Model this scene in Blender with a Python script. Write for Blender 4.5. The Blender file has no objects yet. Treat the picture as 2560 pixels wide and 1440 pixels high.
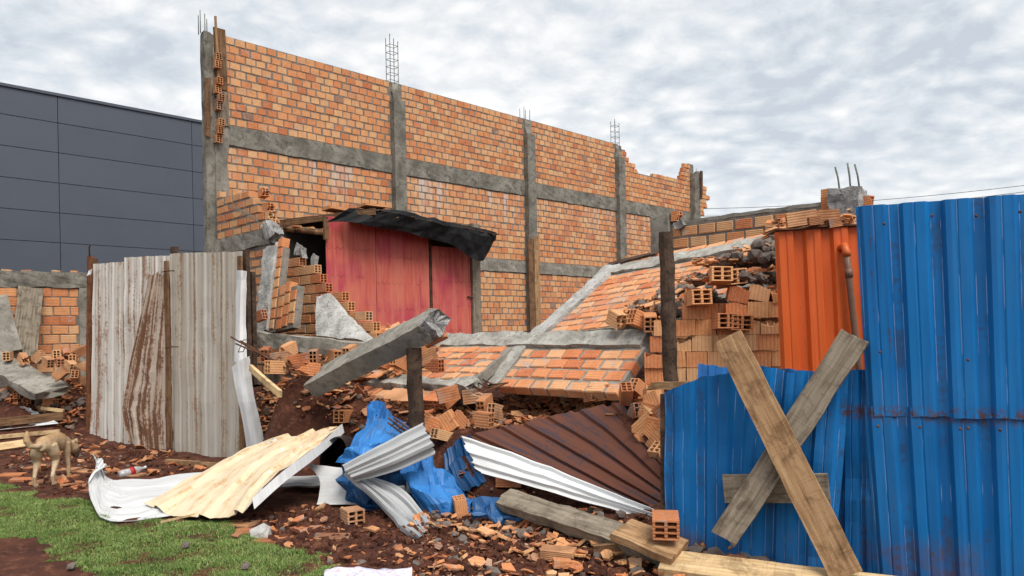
import bpy, math, random
import numpy as np
from mathutils import Vector, Matrix, noise as mnoise

random.seed(7)
RNG = np.random.default_rng(7)
scene = bpy.context.scene
COL = scene.collection

# ------------------------------------------------------------------ camera
F_PX, HZ, ROLL, CAM_H = 1850.0, 830.0, 0.020, 1.6
cs, sn = math.cos(ROLL), math.sin(ROLL)
cam_data = bpy.data.cameras.new("camera")
cam_data.sensor_width = 36.0
cam_data.lens = F_PX / 2560.0 * 36.0
cam_data.shift_y = (HZ - 720.0) / 2560.0
cam_data.clip_end = 3000.0
cam = bpy.data.objects.new("camera", cam_data)
COL.objects.link(cam)
cam.matrix_world = Matrix(((cs, sn, 0, 0), (0, 0, -1, 0), (-sn, cs, 0, CAM_H), (0, 0, 0, 1)))
scene.camera = cam

# ------------------------------------------------------------------ sky and sun
SUN_EL, SUN_AZ = math.radians(56), math.radians(150)      # azimuth from +Y towards +X
world = bpy.data.worlds.new("World")
scene.world = world
world.use_nodes = True
sun_data = bpy.data.lights.new("sun", 'SUN')
sun_data.energy = 2.3
sun_data.angle = math.radians(34)
sun_data.color = (1.0, 0.95, 0.87)
sun = bpy.data.objects.new("sun", sun_data)
COL.objects.link(sun)
sd = Vector((math.sin(SUN_AZ) * math.cos(SUN_EL), math.cos(SUN_AZ) * math.cos(SUN_EL), math.sin(SUN_EL)))
sun.rotation_euler = sd.to_track_quat('Z', 'Y').to_euler()
sun.location = (6, -6, 12)
scene.view_settings.view_transform = 'Standard'
scene.view_settings.look = 'None'
scene.view_settings.exposure = 0.62
scene.view_settings.gamma = 1.0
scene.view_settings.use_curve_mapping = False
scene.cycles.max_bounces = 5
scene.cycles.diffuse_bounces = 2
scene.cycles.use_adaptive_sampling = True
scene.cycles.adaptive_threshold = 0.03
scene.cycles.use_denoising = True


class NB:
    """small helper to write node trees"""
    def __init__(self, nt):
        self.nt = nt
    def n(self, t, ins=None, out=0, **attrs):
        nd = self.nt.nodes.new(t)
        for k, v in attrs.items():
            setattr(nd, k, v)
        for k, v in (ins or {}).items():
            self.put(nd.inputs[k], v)
        return nd if out is None else nd.outputs[out]
    def put(self, sock, v):
        if isinstance(v, bpy.types.NodeSocket):
            self.nt.links.new(v, sock)
        elif v is not None:
            if sock.type == 'RGBA' and len(v) == 3:
                v = (*v, 1.0)
            sock.default_value = v
    def math(self, op, a, b=0.0, c=None, clamp=False):
        ins = {0: a, 1: b}
        if c is not None:
            ins[2] = c
        return self.n('ShaderNodeMath', ins, operation=op, use_clamp=clamp)
    def vmath(self, op, a, b):
        return self.n('ShaderNodeVectorMath', {0: a, 1: b}, operation=op)
    def scale(self, v, s):
        return self.vmath('MULTIPLY', v, s)
    def noise(self, vec, scale=5.0, detail=3.0, rough=0.55, dist=0.0):
        return self.n('ShaderNodeTexNoise', {'Vector': vec, 'Scale': scale, 'Detail': detail, 'Roughness': rough, 'Distortion': dist})
    def smooth(self, x, a, b, lo=0.0, hi=1.0):
        return self.n('ShaderNodeMapRange', {'Value': x, 'From Min': a, 'From Max': b, 'To Min': lo, 'To Max': hi}, interpolation_type='SMOOTHSTEP')
    def ramp(self, fac, stops, interp='LINEAR'):
        nd = self.n('ShaderNodeValToRGB', {'Fac': fac}, out=None)
        cr = nd.color_ramp
        cr.interpolation = interp
        while len(cr.elements) < len(stops):
            cr.elements.new(0.5)
        for e, (p, c) in zip(cr.elements, stops):
            e.position = p
            e.color = (*c, 1.0)
        return nd.outputs[0]
    def mix(self, fac, a, b, blend='MIX'):
        nd = self.n('ShaderNodeMix', None, out=None, data_type='RGBA', blend_type=blend)
        self.put(nd.inputs[0], fac)
        self.put(nd.inputs[6], a)
        self.put(nd.inputs[7], b)
        return nd.outputs[2]
    def attr(self, name, out=1):
        return self.n('ShaderNodeAttribute', None, out=out, attribute_name=name)
    def sep(self, v):
        return self.n('ShaderNodeSeparateXYZ', {0: v}, out=None).outputs
    def comb(self, x, y, z):
        return self.n('ShaderNodeCombineXYZ', {0: x, 1: y, 2: z})
    def pos(self):
        return self.n('ShaderNodeNewGeometry', None, out=0)
    def bump(self, h, strength=0.5, dist=0.01, normal=None):
        ins = {'Height': h, 'Strength': strength, 'Distance': dist}
        if normal is not None:
            ins['Normal'] = normal
        return self.n('ShaderNodeBump', ins)


# sky: a high broken cloud sheet over a Nishita sky
_b = NB(world.node_tree)
for nd in list(world.node_tree.nodes):
    world.node_tree.nodes.remove(nd)
_sky = _b.n('ShaderNodeTexSky', None, out=None, sky_type='NISHITA')
_sky.sun_disc = False
_sky.sun_elevation = SUN_EL
_sky.sun_rotation = SUN_AZ
_dir = _b.n('ShaderNodeTexCoord', None, out=0)
_s = _b.sep(_dir)
_zz = _b.math('ADD', _b.math('MAXIMUM', _s[2], 0.0), 0.26)
_p = _b.comb(_b.math('DIVIDE', _s[0], _zz), _b.math('DIVIDE', _s[1], _zz), 0.0)
_pr = _b.n('ShaderNodeMapping', {'Vector': _p, 'Rotation': (0, 0, 0.45), 'Scale': (1.75, 1.95, 1.75), 'Location': (3.2, 1.1, 0)})
_wv = _b.n('ShaderNodeTexNoise', {'Vector': _pr, 'Scale': 1.6, 'Detail': 2.0}, out=1)
_pw = _b.vmath('ADD', _pr, _b.n('ShaderNodeVectorMath', {0: _wv, 'Scale': 0.30}, operation='SCALE'))
_big = _b.noise(_pr, 0.8, 3, 0.5, 0.3)
_cell = _b.n('ShaderNodeTexVoronoi', {'Vector': _pw, 'Scale': 8.5, 'Smoothness': 0.9, 'Randomness': 1.0}, feature='SMOOTH_F1')
_med = _b.noise(_pw, 3.6, 7, 0.62, 0.15)
_fine = _b.noise(_pw, 10.0, 6, 0.65, 0.1)
_c = _b.math('ADD', _b.math('ADD', _b.math('MULTIPLY', _big, 0.55), _b.math('MULTIPLY', _med, 0.62)), _b.math('ADD', _b.math('MULTIPLY', _fine, 0.34), _b.math('MULTIPLY', _cell, -0.36)))
_cl = _b.ramp(_c, [(0.40, (0.58, 0.63, 0.69)), (0.51, (0.69, 0.735, 0.78)), (0.61, (0.81, 0.835, 0.855)), (0.70, (0.92, 0.925, 0.925)), (0.80, (1.0, 1.0, 0.985))])
_low = _b.smooth(_s[2], 0.0, 0.26, 1.0, 0.0)
_cl = _b.mix(_b.math('MULTIPLY', _low, 0.75), _cl, (0.80, 0.82, 0.84))
_cl = _b.mix(0.92, _sky.outputs[0], _b.vmath('SCALE', _cl, (1, 1, 1)) if False else _b.n('ShaderNodeVectorMath', {0: _cl, 'Scale': 7.0}, operation='SCALE'))
_bg = _b.n('ShaderNodeBackground', {'Color': _cl, 'Strength': 0.1})
_wo = _b.n('ShaderNodeOutputWorld', None, out=None)
world.node_tree.links.new(_bg, _wo.inputs[0])


# ------------------------------------------------------------------ projection helpers (pixels of the 2560 px photograph + depth -> place)
def V3(*a):
    return np.array(a, float)
def ray(px, py):
    u, v = (px - 1280.0) / F_PX, (HZ - py) / F_PX
    return V3(u * cs + v * sn, 1.0, -u * sn + v * cs)
CAMP = V3(0, 0, CAM_H)
def P(px, py, d):
    return CAMP + ray(px, py) * d
def G(px, py, z=0.0):
    r = ray(px, py)
    return CAMP + r * ((z - CAM_H) / r[2])
def on_plane(px, py, p0, n):
    r = ray(px, py)
    return CAMP + r * (np.dot(p0 - CAMP, n) / np.dot(r, n))
def unit(v):
    v = np.asarray(v, float)
    return v / np.linalg.norm(v)
def lerp(a, b, t):
    return a + (b - a) * t
def nz(p, s=1.0, seed=0.0):
    return mnoise.noise((p[0] * s + seed, p[1] * s - seed, p[2] * s + 2 * seed))


# ------------------------------------------------------------------ object helpers
WLOC = {}
def link(o, parent=None):
    COL.objects.link(o)
    if parent is not None:
        o.parent = parent
    return o
def tag(o, label=None, cat=None, group=None, kind=None):
    for k, v in (('label', label), ('category', cat), ('group', group), ('kind', kind)):
        if v:
            o[k] = v
    return o
def thing(name, loc, label, cat, group=None):
    o = bpy.data.objects.new(name, None)
    o.empty_display_size = 0.2
    o.location = [float(c) for c in loc]
    link(o)
    WLOC[o.name] = np.array(loc, float)
    return tag(o, label, cat, group, 'thing')
def mesh_data(name, verts, faces, mat, attrs=None, smooth=False, mat_idx=None):
    me = bpy.data.meshes.new(name)
    me.from_pydata([tuple(map(float, v)) for v in verts], [], faces)
    for m in (mat if isinstance(mat, (list, tuple)) else [mat]):
        me.materials.append(m)
    for k, (typ, dom, data) in (attrs or {}).items():
        a = me.attributes.new(k, typ, dom)
        a.data.foreach_set('vector' if typ == 'FLOAT_VECTOR' else 'value', np.asarray(data, np.float32).ravel())
    if mat_idx is not None:
        me.polygons.foreach_set('material_index', np.asarray(mat_idx, np.int32))
    if smooth:
        me.polygons.foreach_set('use_smooth', np.ones(len(me.polygons), bool))
    me.update()
    return me
def mk(name, verts, faces, mat, parent=None, attrs=None, smooth=False, mat_idx=None):
    verts = np.asarray(verts, float)
    c = V3((verts[:, 0].min() + verts[:, 0].max()) / 2, (verts[:, 1].min() + verts[:, 1].max()) / 2, verts[:, 2].min())
    me = mesh_data(name, verts - c, faces, mat, attrs, smooth, mat_idx)
    o = bpy.data.objects.new(name, me)
    link(o, parent)
    WLOC[o.name] = c
    o.location = c - (WLOC[parent.name] if parent is not None else 0)
    return o
def inst(name, me, M, parent=None):
    """an object sharing mesh data, placed by a 4x4 world matrix"""
    o = bpy.data.objects.new(name, me)
    link(o, parent)
    WLOC[o.name] = np.array(M.translation)
    if parent is not None:
        M = Matrix.Translation(-Vector(WLOC[parent.name])) @ M
    o.matrix_basis = M
    return o
def frame(org, U, V, N):
    """matrix with x = U, z = V, -y = N (bricks face -y)"""
    return Matrix(((U[0], -N[0], V[0], org[0]), (U[1], -N[1], V[1], org[1]), (U[2], -N[2], V[2], org[2]), (0, 0, 0, 1)))


class MB:
    """collects pieces of ONE part"""
    def __init__(self):
        self.v, self.f, self.s = [], [], []
    def add(self, verts, faces, suv=None):
        k = len(self.v)
        self.v.extend(verts)
        self.f.extend([tuple(i + k for i in f) for f in faces])
        self.s.extend(suv if suv is not None else [(0, 0, 0)] * len(verts))
        return self
    def build(self, name, mat, parent=None, smooth=False):
        return mk(name, self.v, self.f, mat, parent, {'suv': ('FLOAT_VECTOR', 'POINT', self.s)}, smooth)


def tube_geo(pts, rad, seg=8, caps=True):
    pts = [np.asarray(p, float) for p in pts]
    n = len(pts)
    rads = rad if isinstance(rad, (list, tuple)) else [rad] * n
    vs, fs, suv = [], [], []
    prev, L = None, 0.0
    for i, p in enumerate(pts):
        t = unit(pts[min(i + 1, n - 1)] - pts[max(i - 1, 0)])
        if prev is None:
            a = V3(0, 0, 1) if abs(t[2]) < 0.9 else V3(1, 0, 0)
            x = unit(np.cross(t, a))
        else:
            x = unit(prev - t * np.dot(prev, t))
        prev = x
        y = np.cross(t, x)
        if i:
            L += np.linalg.norm(p - pts[i - 1])
        for k in range(seg):
            an = 2 * math.pi * k / seg
            r = rads[i] if not isinstance(rads[i], (tuple, list)) else 1
            if isinstance(rads[i], (tuple, list)):
                vs.append(p + x * math.cos(an) * rads[i][0] + y * math.sin(an) * rads[i][1])
            else:
                vs.append(p + (x * math.cos(an) + y * math.sin(an)) * r)
            suv.append((L, k * 0.05, 0))
    for i in range(n - 1):
        for k in range(seg):
            a, b = i * seg + k, i * seg + (k + 1) % seg
            fs.append((a, b, b + seg, a + seg))
    if caps:
        fs.append(tuple(range(seg))[::-1])
        fs.append(tuple((n - 1) * seg + k for k in range(seg)))
    return vs, fs, suv
def tube(name, pts, rad, mat, parent=None, seg=8, smooth=True):
    return MB().add(*tube_geo(pts, rad, seg)).build(name, mat, parent, smooth)


def bar_geo(p0, p1, side, w, h, nseg=6, rough=0.0, ragged0=0.0, ragged1=0.0, nw=2, nh=2, taper=1.0, seed=1.0, bow=0.0):
    """a rectangular bar from p0 to p1; SIDE gives the direction of its width; rough faces, ragged ends"""
    p0, p1 = np.asarray(p0, float), np.asarray(p1, float)
    ax = p1 - p0
    L = np.linalg.norm(ax)
    ax = ax / L
    sd_ = np.asarray(side, float)
    sd_ = unit(sd_ - ax * np.dot(sd_, ax))
    up = np.cross(ax, sd_)
    # perimeter of the cross-section
    per = [(-.5 + i / nw, -.5) for i in range(nw)] + [(.5, -.5 + i / nh) for i in range(nh)] + [(.5 - i / nw, .5) for i in range(nw)] + [(-.5, .5 - i / nh) for i in range(nh)]
    m = len(per)
    vs, fs, suv = [], [], []
    for i in range(nseg + 1):
        t = i / nseg
        k = lerp(1.0, taper, t)
        for (a, b) in per:
            e = 0.0
            if i == 0 and ragged0:
                e = abs(mnoise.noise((a * 9 + seed, b * 7 + seed * 2, 3.1))) * ragged0 * 2
            if i == nseg and ragged1:
                e = -abs(mnoise.noise((a * 9 - seed, b * 7 + seed * 3, 9.1))) * ragged1 * 2
            p = p0 + ax * (L * t + e) + sd_ * (a * w * k) + up * (b * h * k) + up * bow * math.sin(math.pi * t)
            if rough:
                q = (p[0] * 6 + seed, p[1] * 6, p[2] * 6)
                p = p + sd_ * (mnoise.noise(q) * rough) + up * (mnoise.noise((q[0] + 9, q[1], q[2])) * rough)
            vs.append(p)
            suv.append((L * t, a * w, b * h))
    for i in range(nseg):
        for k in range(m):
            a, b = i * m + k, i * m + (k + 1) % m
            fs.append((a, b, b + m, a + m))
    for base, flip in ((0, True), (nseg * m, False)):
        c = len(vs)
        pc = np.mean([vs[base + k] for k in range(m)], axis=0)
        ra = ragged0 if flip else ragged1
        vs.append(pc + ax * (ra * 0.4 if flip else -ra * 0.4))
        suv.append((0 if flip else L, 0, 0))
        for k in range(m):
            a, b = base + k, base + (k + 1) % m
            fs.append((b, a, c) if flip else (a, b, c))
    return vs, fs, suv
def bar(name, p0, p1, side, w, h, mat, parent=None, **kw):
    return MB().add(*bar_geo(p0, p1, side, w, h, **kw)).build(name, mat, parent)


def box_geo(org, X, Y, Z):
    """box from a corner and three edge vectors"""
    o = np.asarray(org, float)
    X, Y, Z = (np.asarray(a, float) for a in (X, Y, Z))
    vs = [o, o + X, o + X + Y, o + Y, o + Z, o + X + Z, o + X + Y + Z, o + Y + Z]
    fs = [(3, 2, 1, 0), (4, 5, 6, 7), (0, 1, 5, 4), (1, 2, 6, 5), (2, 3, 7, 6), (3, 0, 4, 7)]
    if np.dot(np.cross(X, Y), Z) < 0:
        fs = [f[::-1] for f in fs]
    lx, ly, lz = np.linalg.norm(X), np.linalg.norm(Y), np.linalg.norm(Z)
    suv = [(0, 0, 0), (lx, 0, 0), (lx, ly, 0), (0, ly, 0), (0, 0, lz), (lx, 0, lz), (lx, ly, lz), (0, ly, lz)]
    return vs, fs, suv


def catmull(pts, t):
    n = len(pts)
    if n == 2:
        return lerp(pts[0], pts[1], t)
    x = t * (n - 1)
    i = min(int(x), n - 2)
    f = x - i
    p1, p2 = pts[i], pts[i + 1]
    p0 = pts[i - 1] if i else 2 * p1 - p2
    p3 = pts[i + 2] if i + 2 < n else 2 * p2 - p1
    return 0.5 * (2 * p1 + (p2 - p0) * f + (2 * p0 - 5 * p1 + 4 * p2 - p3) * f * f + (3 * p1 - p0 - 3 * p2 + p3) * f ** 3)


def plin(pts, t):
    x = t * (len(pts) - 1)
    i = min(int(x), len(pts) - 2)
    return lerp(pts[i], pts[i + 1], x - i)

def flat_profile(s):
    s = s % 1.0
    return s / .07 if s < .07 else (1.0 if s < .2 else (1 - (s - .2) / .07 if s < .27 else 0.0))

def rib_profile(s):
    s = s % 1.0
    if s < 0.10: return s / 0.10
    if s < 0.38: return 1.0
    if s < 0.48: return 1.0 - (s - 0.38) / 0.10
    if 0.70 < s < 0.78: return 0.18
    return 0.0

def sheet(name, grid, mats, parent=None, ribs=6, amp=0.015, nv=14, per=12, thick=0.004, crumple=0.0, cfreq=3.0, ragged=(0, 0), seed=1.0, phase=0.0, linear=False, facet=0.0, ffreq=5.0, crease=None, smooth=False, profile=rib_profile, swap=False):
    """thin profiled metal sheet. GRID: rows of 3-D points; along a row = across the ribs (u), down the rows = along the ribs (v)."""
    grid = [[np.asarray(p, float) for p in r] for r in grid]
    us = []
    if ribs:
        br = [0, .07, .10, .20, .27, .38, .48, .60, .70, .74, .78, .9]
        k0 = 0
        for r in range(int(math.ceil(ribs + 1))):
            for b_ in br:
                x = (r + b_ - phase) / ribs
                if 0 < x < 1:
                    us.append(x)
        us = sorted([0.0] + us + [1.0])
    else:
        us = [i / per for i in range(per + 1)]
    nu = len(us)
    S = np.zeros((nv + 1, nu, 3))
    for j in range(nv + 1):
        t = j / nv
        row = [catmull([r[k] for r in grid], t) if not linear else plin([r[k] for r in grid], t) for k in range(len(grid[0]))]
        for i, u in enumerate(us):
            S[j, i] = catmull(row, u)
    if crease:
        # sharp folds: a coarse net of randomly pushed points, flat triangles between them
        ncu, ncv, ca = crease
        rc = random.Random(seed * 13.7)
        C = np.zeros((ncv + 1, ncu + 1, 3))
        for j in range(ncv + 1):
            row = [catmull([r[k] for r in grid], j / ncv) for k in range(len(grid[0]))]
            for i in range(ncu + 1):
                C[j, i] = catmull(row, i / ncu)
        cn = np.cross(np.gradient(C, axis=1), np.gradient(C, axis=0))
        cn /= np.linalg.norm(cn, axis=2, keepdims=True) + 1e-9
        for j in range(ncv + 1):
            for i in range(ncu + 1):
                C[j, i] += cn[j, i] * rc.uniform(-1, 1) * ca + np.array([rc.uniform(-1, 1) for _ in range(3)]) * ca * .5
        for j in range(nv + 1):
            for i, u in enumerate(us):
                x, y = u * ncu, j / nv * ncv
                a, b_ = min(int(x), ncu - 1), min(int(y), ncv - 1)
                fx, fy = x - a, y - b_
                p00, p10, p01, p11 = C[b_, a], C[b_, a + 1], C[b_ + 1, a], C[b_ + 1, a + 1]
                if (a + b_) % 2:
                    S[j, i] = p00 + (p10 - p00) * fx + (p01 - p00) * fy if fx + fy < 1 else p11 + (p01 - p11) * (1 - fx) + (p10 - p11) * (1 - fy)
                else:
                    S[j, i] = p00 + (p10 - p00) * fx + (p11 - p10) * fy if fx > fy else p00 + (p11 - p01) * fx + (p01 - p00) * fy
    du = np.gradient(S, axis=1)
    dv = np.gradient(S, axis=0)
    N = np.cross(du, dv)
    N /= np.linalg.norm(N, axis=2, keepdims=True) + 1e-12
    lu = np.concatenate([[0], np.cumsum(np.linalg.norm(np.diff(S[nv // 2], axis=0), axis=1))])
    lv = np.concatenate([[0], np.cumsum(np.linalg.norm(np.diff(S[:, nu // 2], axis=0), axis=1))])
    dvu = dv / (np.linalg.norm(dv, axis=2, keepdims=True) + 1e-12)
    for j in range(nv + 1):
        for i, u in enumerate(us):
            p = S[j, i].copy()
            h = profile(u * ribs + phase) * amp if ribs else 0.0
            if crumple:
                q = (p[0] * cfreq + seed * 7, p[1] * cfreq, p[2] * cfreq - seed)
                h += crumple * (1 - 2.2 * abs(mnoise.noise(q))) + 0.4 * crumple * mnoise.noise((q[0] * 2.7, q[1] * 2.7, q[2] * 2.7))
            if facet:
                q = Vector((p[0] * ffreq + seed, p[1] * ffreq, p[2] * ffreq - seed))
                dd = mnoise.voronoi(q)[0]
                h += facet * (min(dd[1] - dd[0], .55) / .55 - .5) + facet * .5 * mnoise.noise(q * .45)
            S[j, i] = p + N[j, i] * h
    if ragged[0] or ragged[1]:
        for i, u in enumerate(us):
            S[0, i] += dvu[0, i] * (mnoise.noise((u * 7 + seed, 1.3, 0)) + 0.5 * mnoise.noise((u * 23 + seed, 1.3, 0))) * ragged[0]
            S[nv, i] += dvu[nv, i] * (mnoise.noise((u * 7 - seed, 4.3, 0)) + 0.5 * mnoise.noise((u * 23 - seed, 4.3, 0))) * ragged[1]
    A = (S + N * thick / 2).reshape(-1, 3)
    B = (S - N * thick / 2).reshape(-1, 3)
    nA = len(A)
    fs, mi = [], []
    idx = lambda j, i: j * nu + i
    for j in range(nv):
        for i in range(nu - 1):
            a, b, c, d = idx(j, i), idx(j, i + 1), idx(j + 1, i + 1), idx(j + 1, i)
            fs.append((a, b, c, d)); mi.append(0)
            fs.append((d + nA, c + nA, b + nA, a + nA)); mi.append(1)
    border = [idx(0, i) for i in range(nu)] + [idx(j, nu - 1) for j in range(1, nv + 1)] + [idx(nv, i) for i in range(nu - 2, -1, -1)] + [idx(j, 0) for j in range(nv - 1, 0, -1)]
    for k in range(len(border)):
        a, b = border[k], border[(k + 1) % len(border)]
        fs.append((b, a, a + nA, b + nA)); mi.append(0)
    suv = [(lu[i], lv[j], us[i] * max(ribs, 1) + phase) for j in range(nv + 1) for i in range(nu)] * 2
    mats = list(mats) if isinstance(mats, (list, tuple)) else [mats, mats]
    if swap:
        mats = mats[::-1]
    return mk(name, np.concatenate([A, B]), fs, mats, parent, {'suv': ('FLOAT_VECTOR', 'POINT', suv)}, smooth, mi)


# ------------------------------------------------------------------ materials
MATS = {}
def material(name, col, rough=0.85, bump=None, spec=None, metal=None):
    """col(b) -> colour socket or (colour, dict of extras)"""
    m = bpy.data.materials.new(name)
    m.use_nodes = True
    nt = m.node_tree
    b = NB(nt)
    bs = nt.nodes['Principled BSDF']
    r = col(b)
    ex = {}
    if isinstance(r, tuple) and isinstance(r[-1], dict):
        r, ex = r
    b.put(bs.inputs['Base Color'], r)
    b.put(bs.inputs['Roughness'], ex.get('rough', rough))
    if 'bump' in ex:
        b.put(bs.inputs['Normal'], ex['bump'])
    bs.inputs['Specular IOR Level'].default_value = spec if spec is not None else 0.25
    if metal is not None:
        b.put(bs.inputs['Metallic'], ex.get('metal', metal))
    MATS[name] = m
    return m

BRICK_STOPS = [(0.0, (0.52, 0.175, 0.075)), (0.14, (0.61, 0.235, 0.098)), (0.40, (0.66, 0.29, 0.125)), (0.64, (0.68, 0.345, 0.158)), (0.90, (0.70, 0.41, 0.21)), (0.985, (0.64, 0.34, 0.17)), (1.0, (0.28, 0.16, 0.12))]
def brick_mat(name, smear=0.3, drip=False, tint=None, dirt=0.0):
    def col(b):
        bl = b.attr('bl')
        rnd = b.attr('rnd', 2)
        oi = b.n('ShaderNodeObjectInfo', None, out=5)
        r = b.math('FRACT', b.math('ADD', rnd, b.math('MULTIPLY', oi, 0.35)))
        c = b.ramp(r, BRICK_STOPS)
        pos = b.pos()
        big = b.noise(pos, 9.0, 2, 0.6)
        c = b.mix(b.smooth(big, 0.35, 0.75, 0.0, 0.35), c, b.mix(1.0, c, (0.62, 0.50, 0.45), 'MULTIPLY'))
        z = b.sep(bl)[2]
        rid = b.math('SINE', b.math('MULTIPLY', z, 2 * math.pi * 5.5))
        groove = b.smooth(rid, -1.0, -0.45, 1.0, 0.0)
        c = b.mix(b.math('MULTIPLY', groove, 0.38), c, b.mix(1.0, c, (0.45, 0.36, 0.32), 'MULTIPLY'))
        fine = b.noise(pos, 60.0, 1, 0.6)
        c = b.mix(b.smooth(fine, 0.5, 0.75, 0.0, 0.25), c, (0.75, 0.55, 0.40))
        sm = b.noise(pos, 4.5, 3, 0.7, 0.6)
        c = b.mix(b.smooth(sm, 0.70 - 0.28 * smear, 0.80 - 0.2 * smear, 0.0, 0.62), c, (0.40, 0.37, 0.33))
        if drip:
            p = b.sep(pos)
            # lime running down from the ring beam
            st = b.noise(b.comb(b.math('MULTIPLY', b.math('ADD', p[0], p[1]), 4.5), 0.0, b.math('MULTIPLY', p[2], 0.45)), 1.0, 4, 0.65)
            st2 = b.noise(b.comb(b.math('MULTIPLY', b.math('ADD', p[0], p[1]), 0.55), 3.0, 0.0), 1.0, 2, 0.5)
            zone = b.math('MULTIPLY', b.smooth(p[2], 5.24, 5.22), b.smooth(p[2], 3.9, 5.2))
            f = b.math('MULTIPLY', zone, b.smooth(b.math('ADD', st, b.math('MULTIPLY', b.math('SUBTRACT', st2, 0.5), 0.5)), 0.50, 0.66, 0.0, 0.85))
            c = b.mix(f, c, (0.55, 0.50, 0.46))
        if tint:
            c = b.mix(1.0, c, tint, 'MULTIPLY')
        if dirt:
            c = b.mix(b.smooth(b.noise(pos, 3.0, 4, 0.6), 0.4, 0.7, 0.0, dirt), c, (0.12, 0.05, 0.03))
        h = b.math('ADD', b.math('MULTIPLY', rid, 0.5), b.math('MULTIPLY', fine, 0.6))
        return c, {'bump': b.bump(h, 0.5, 0.004)}
    return material(name, col, 0.9, spec=0.15)
brick_mat('brick', 0.5)
brick_mat('brick_wall', 0.42, True)
brick_mat('brick_fallen', 0.55, tint=(1.0, 0.93, 0.95))
brick_mat('brick_dusty', 0.62, tint=(.86, .80, .80), dirt=0.6)
brick_mat('brick_stack', 0.12)

def noise_mat(name, c0, c1, c2=None, s=3.0, rough=0.9, bs=25.0, bstr=0.5, bdist=0.01, mid=(0.35, 0.65), spec=None, extra=None):
    def col(b):
        pos = b.pos()
        a = b.noise(pos, s, 3, 0.62, 0.3)
        c = b.ramp(a, [(mid[0], c0), (mid[1], c1)])
        if c2:
            d = b.noise(pos, s * 3.7, 3, 0.65)
            c = b.mix(b.smooth(d, 0.5, 0.68, 0.0, 0.85), c, c2)
        if extra:
            c = extra(b, c, pos)
        f = b.noise(pos, bs, 3, 0.65)
        c = b.mix(b.smooth(f, 0.3, 0.7, 0.35, 0.0), c, b.mix(1.0, c, (0.55, 0.55, 0.55), 'MULTIPLY'))
        return c, {'bump': b.bump(f, bstr, bdist)}
    return material(name, col, rough, spec=spec)
noise_mat('mortar', (0.17, 0.150, 0.127), (0.27, 0.24, 0.205), (0.135, 0.118, 0.10), 5.0, bs=40)
noise_mat('concrete', (0.20, 0.185, 0.155), (0.34, 0.315, 0.275), (0.145, 0.135, 0.115), 2.6, bs=30, bstr=0.6)
noise_mat('concrete_light', (0.29, 0.275, 0.245), (0.46, 0.44, 0.40), (0.21, 0.20, 0.175), 4.0, bs=35, bstr=0.8)
noise_mat('concrete_dark', (0.14, 0.132, 0.11), (0.275, 0.26, 0.225), (0.105, 0.10, 0.083), 2.8, bs=26, bstr=0.6)
noise_mat('concrete_pale', (0.36, 0.35, 0.33), (0.56, 0.55, 0.53), (0.28, 0.27, 0.255), 3.5, bs=35, bstr=0.9, bdist=0.02)
noise_mat('concrete_rough', (0.25, 0.245, 0.24), (0.46, 0.45, 0.44), (0.13, 0.13, 0.125), 9.0, bs=60, bstr=1.0, bdist=0.02)
noise_mat('stone', (0.10, 0.085, 0.076), (0.20, 0.175, 0.155), (0.16, 0.075, 0.05), 7.0, bs=60)
noise_mat('soil', (0.042, 0.014, 0.009), (0.125, 0.042, 0.023), (0.19, 0.075, 0.042), 2.6, bs=34, bstr=1.0, bdist=0.035, mid=(0.3, 0.7))
noise_mat('dark_wood', (0.045, 0.028, 0.020), (0.115, 0.072, 0.048), (0.03, 0.02, 0.016), 6.0, bs=50, bstr=0.8)
noise_mat('rust', (0.07, 0.03, 0.016), (0.16, 0.075, 0.04), None, 14.0)
noise_mat('rebar', (0.13, 0.17, 0.15), (0.22, 0.25, 0.22), (0.18, 0.09, 0.05), 9.0)
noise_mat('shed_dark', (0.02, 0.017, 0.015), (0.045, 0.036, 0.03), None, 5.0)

def wood_mat(name, c0, c1, c2, grain=38.0, rough=0.85):
    def col(b):
        s = b.attr('suv')
        sx = b.sep(s)
        v = b.comb(b.math('MULTIPLY', sx[0], 2.2), b.math('MULTIPLY', sx[1], grain), b.math('MULTIPLY', sx[2], grain))
        oi = b.n('ShaderNodeObjectInfo', None, out=5)
        v = b.vmath('ADD', v, b.comb(b.math('MULTIPLY', oi, 31.0), 0, 0))
        g = b.noise(v, 1.0, 5, 0.65, 0.5)
        c = b.ramp(g, [(0.32, c0), (0.52, c1), (0.72, c2)])
        # saw marks and stains
        saw = b.noise(b.comb(b.math('MULTIPLY', sx[0], 90.0), b.math('MULTIPLY', sx[1], 3.0), 0.0), 1.0, 2, 0.5)
        c = b.mix(b.smooth(saw, 0.52, 0.70, 0.0, 0.35), c, b.mix(1.0, c, (0.55, 0.48, 0.42), 'MULTIPLY'))
        st = b.noise(b.pos(), 6.0, 4, 0.7, 0.5)
        c = b.mix(b.smooth(st, 0.46, 0.66, 0.0, 0.75), c, b.mix(1.0, c, (0.42, 0.38, 0.36), 'MULTIPLY'))
        return c, {'bump': b.bump(b.math('ADD', g, b.math('MULTIPLY', saw, 0.4)), 0.6, 0.006)}
    return material(name, col, rough, spec=0.2)
wood_mat('wood_tan', (0.20, 0.11, 0.055), (0.37, 0.225, 0.115), (0.48, 0.32, 0.18))
wood_mat('wood_grey', (0.13, 0.105, 0.078), (0.245, 0.205, 0.155), (0.34, 0.29, 0.225))
wood_mat('wood_pale', (0.42, 0.27, 0.13), (0.62, 0.44, 0.24), (0.72, 0.56, 0.35))
wood_mat('wood_brown', (0.085, 0.045, 0.024), (0.19, 0.105, 0.055), (0.29, 0.17, 0.09))
wood_mat('wood_red', (0.10, 0.04, 0.022), (0.22, 0.09, 0.045), (0.32, 0.15, 0.08))

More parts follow.
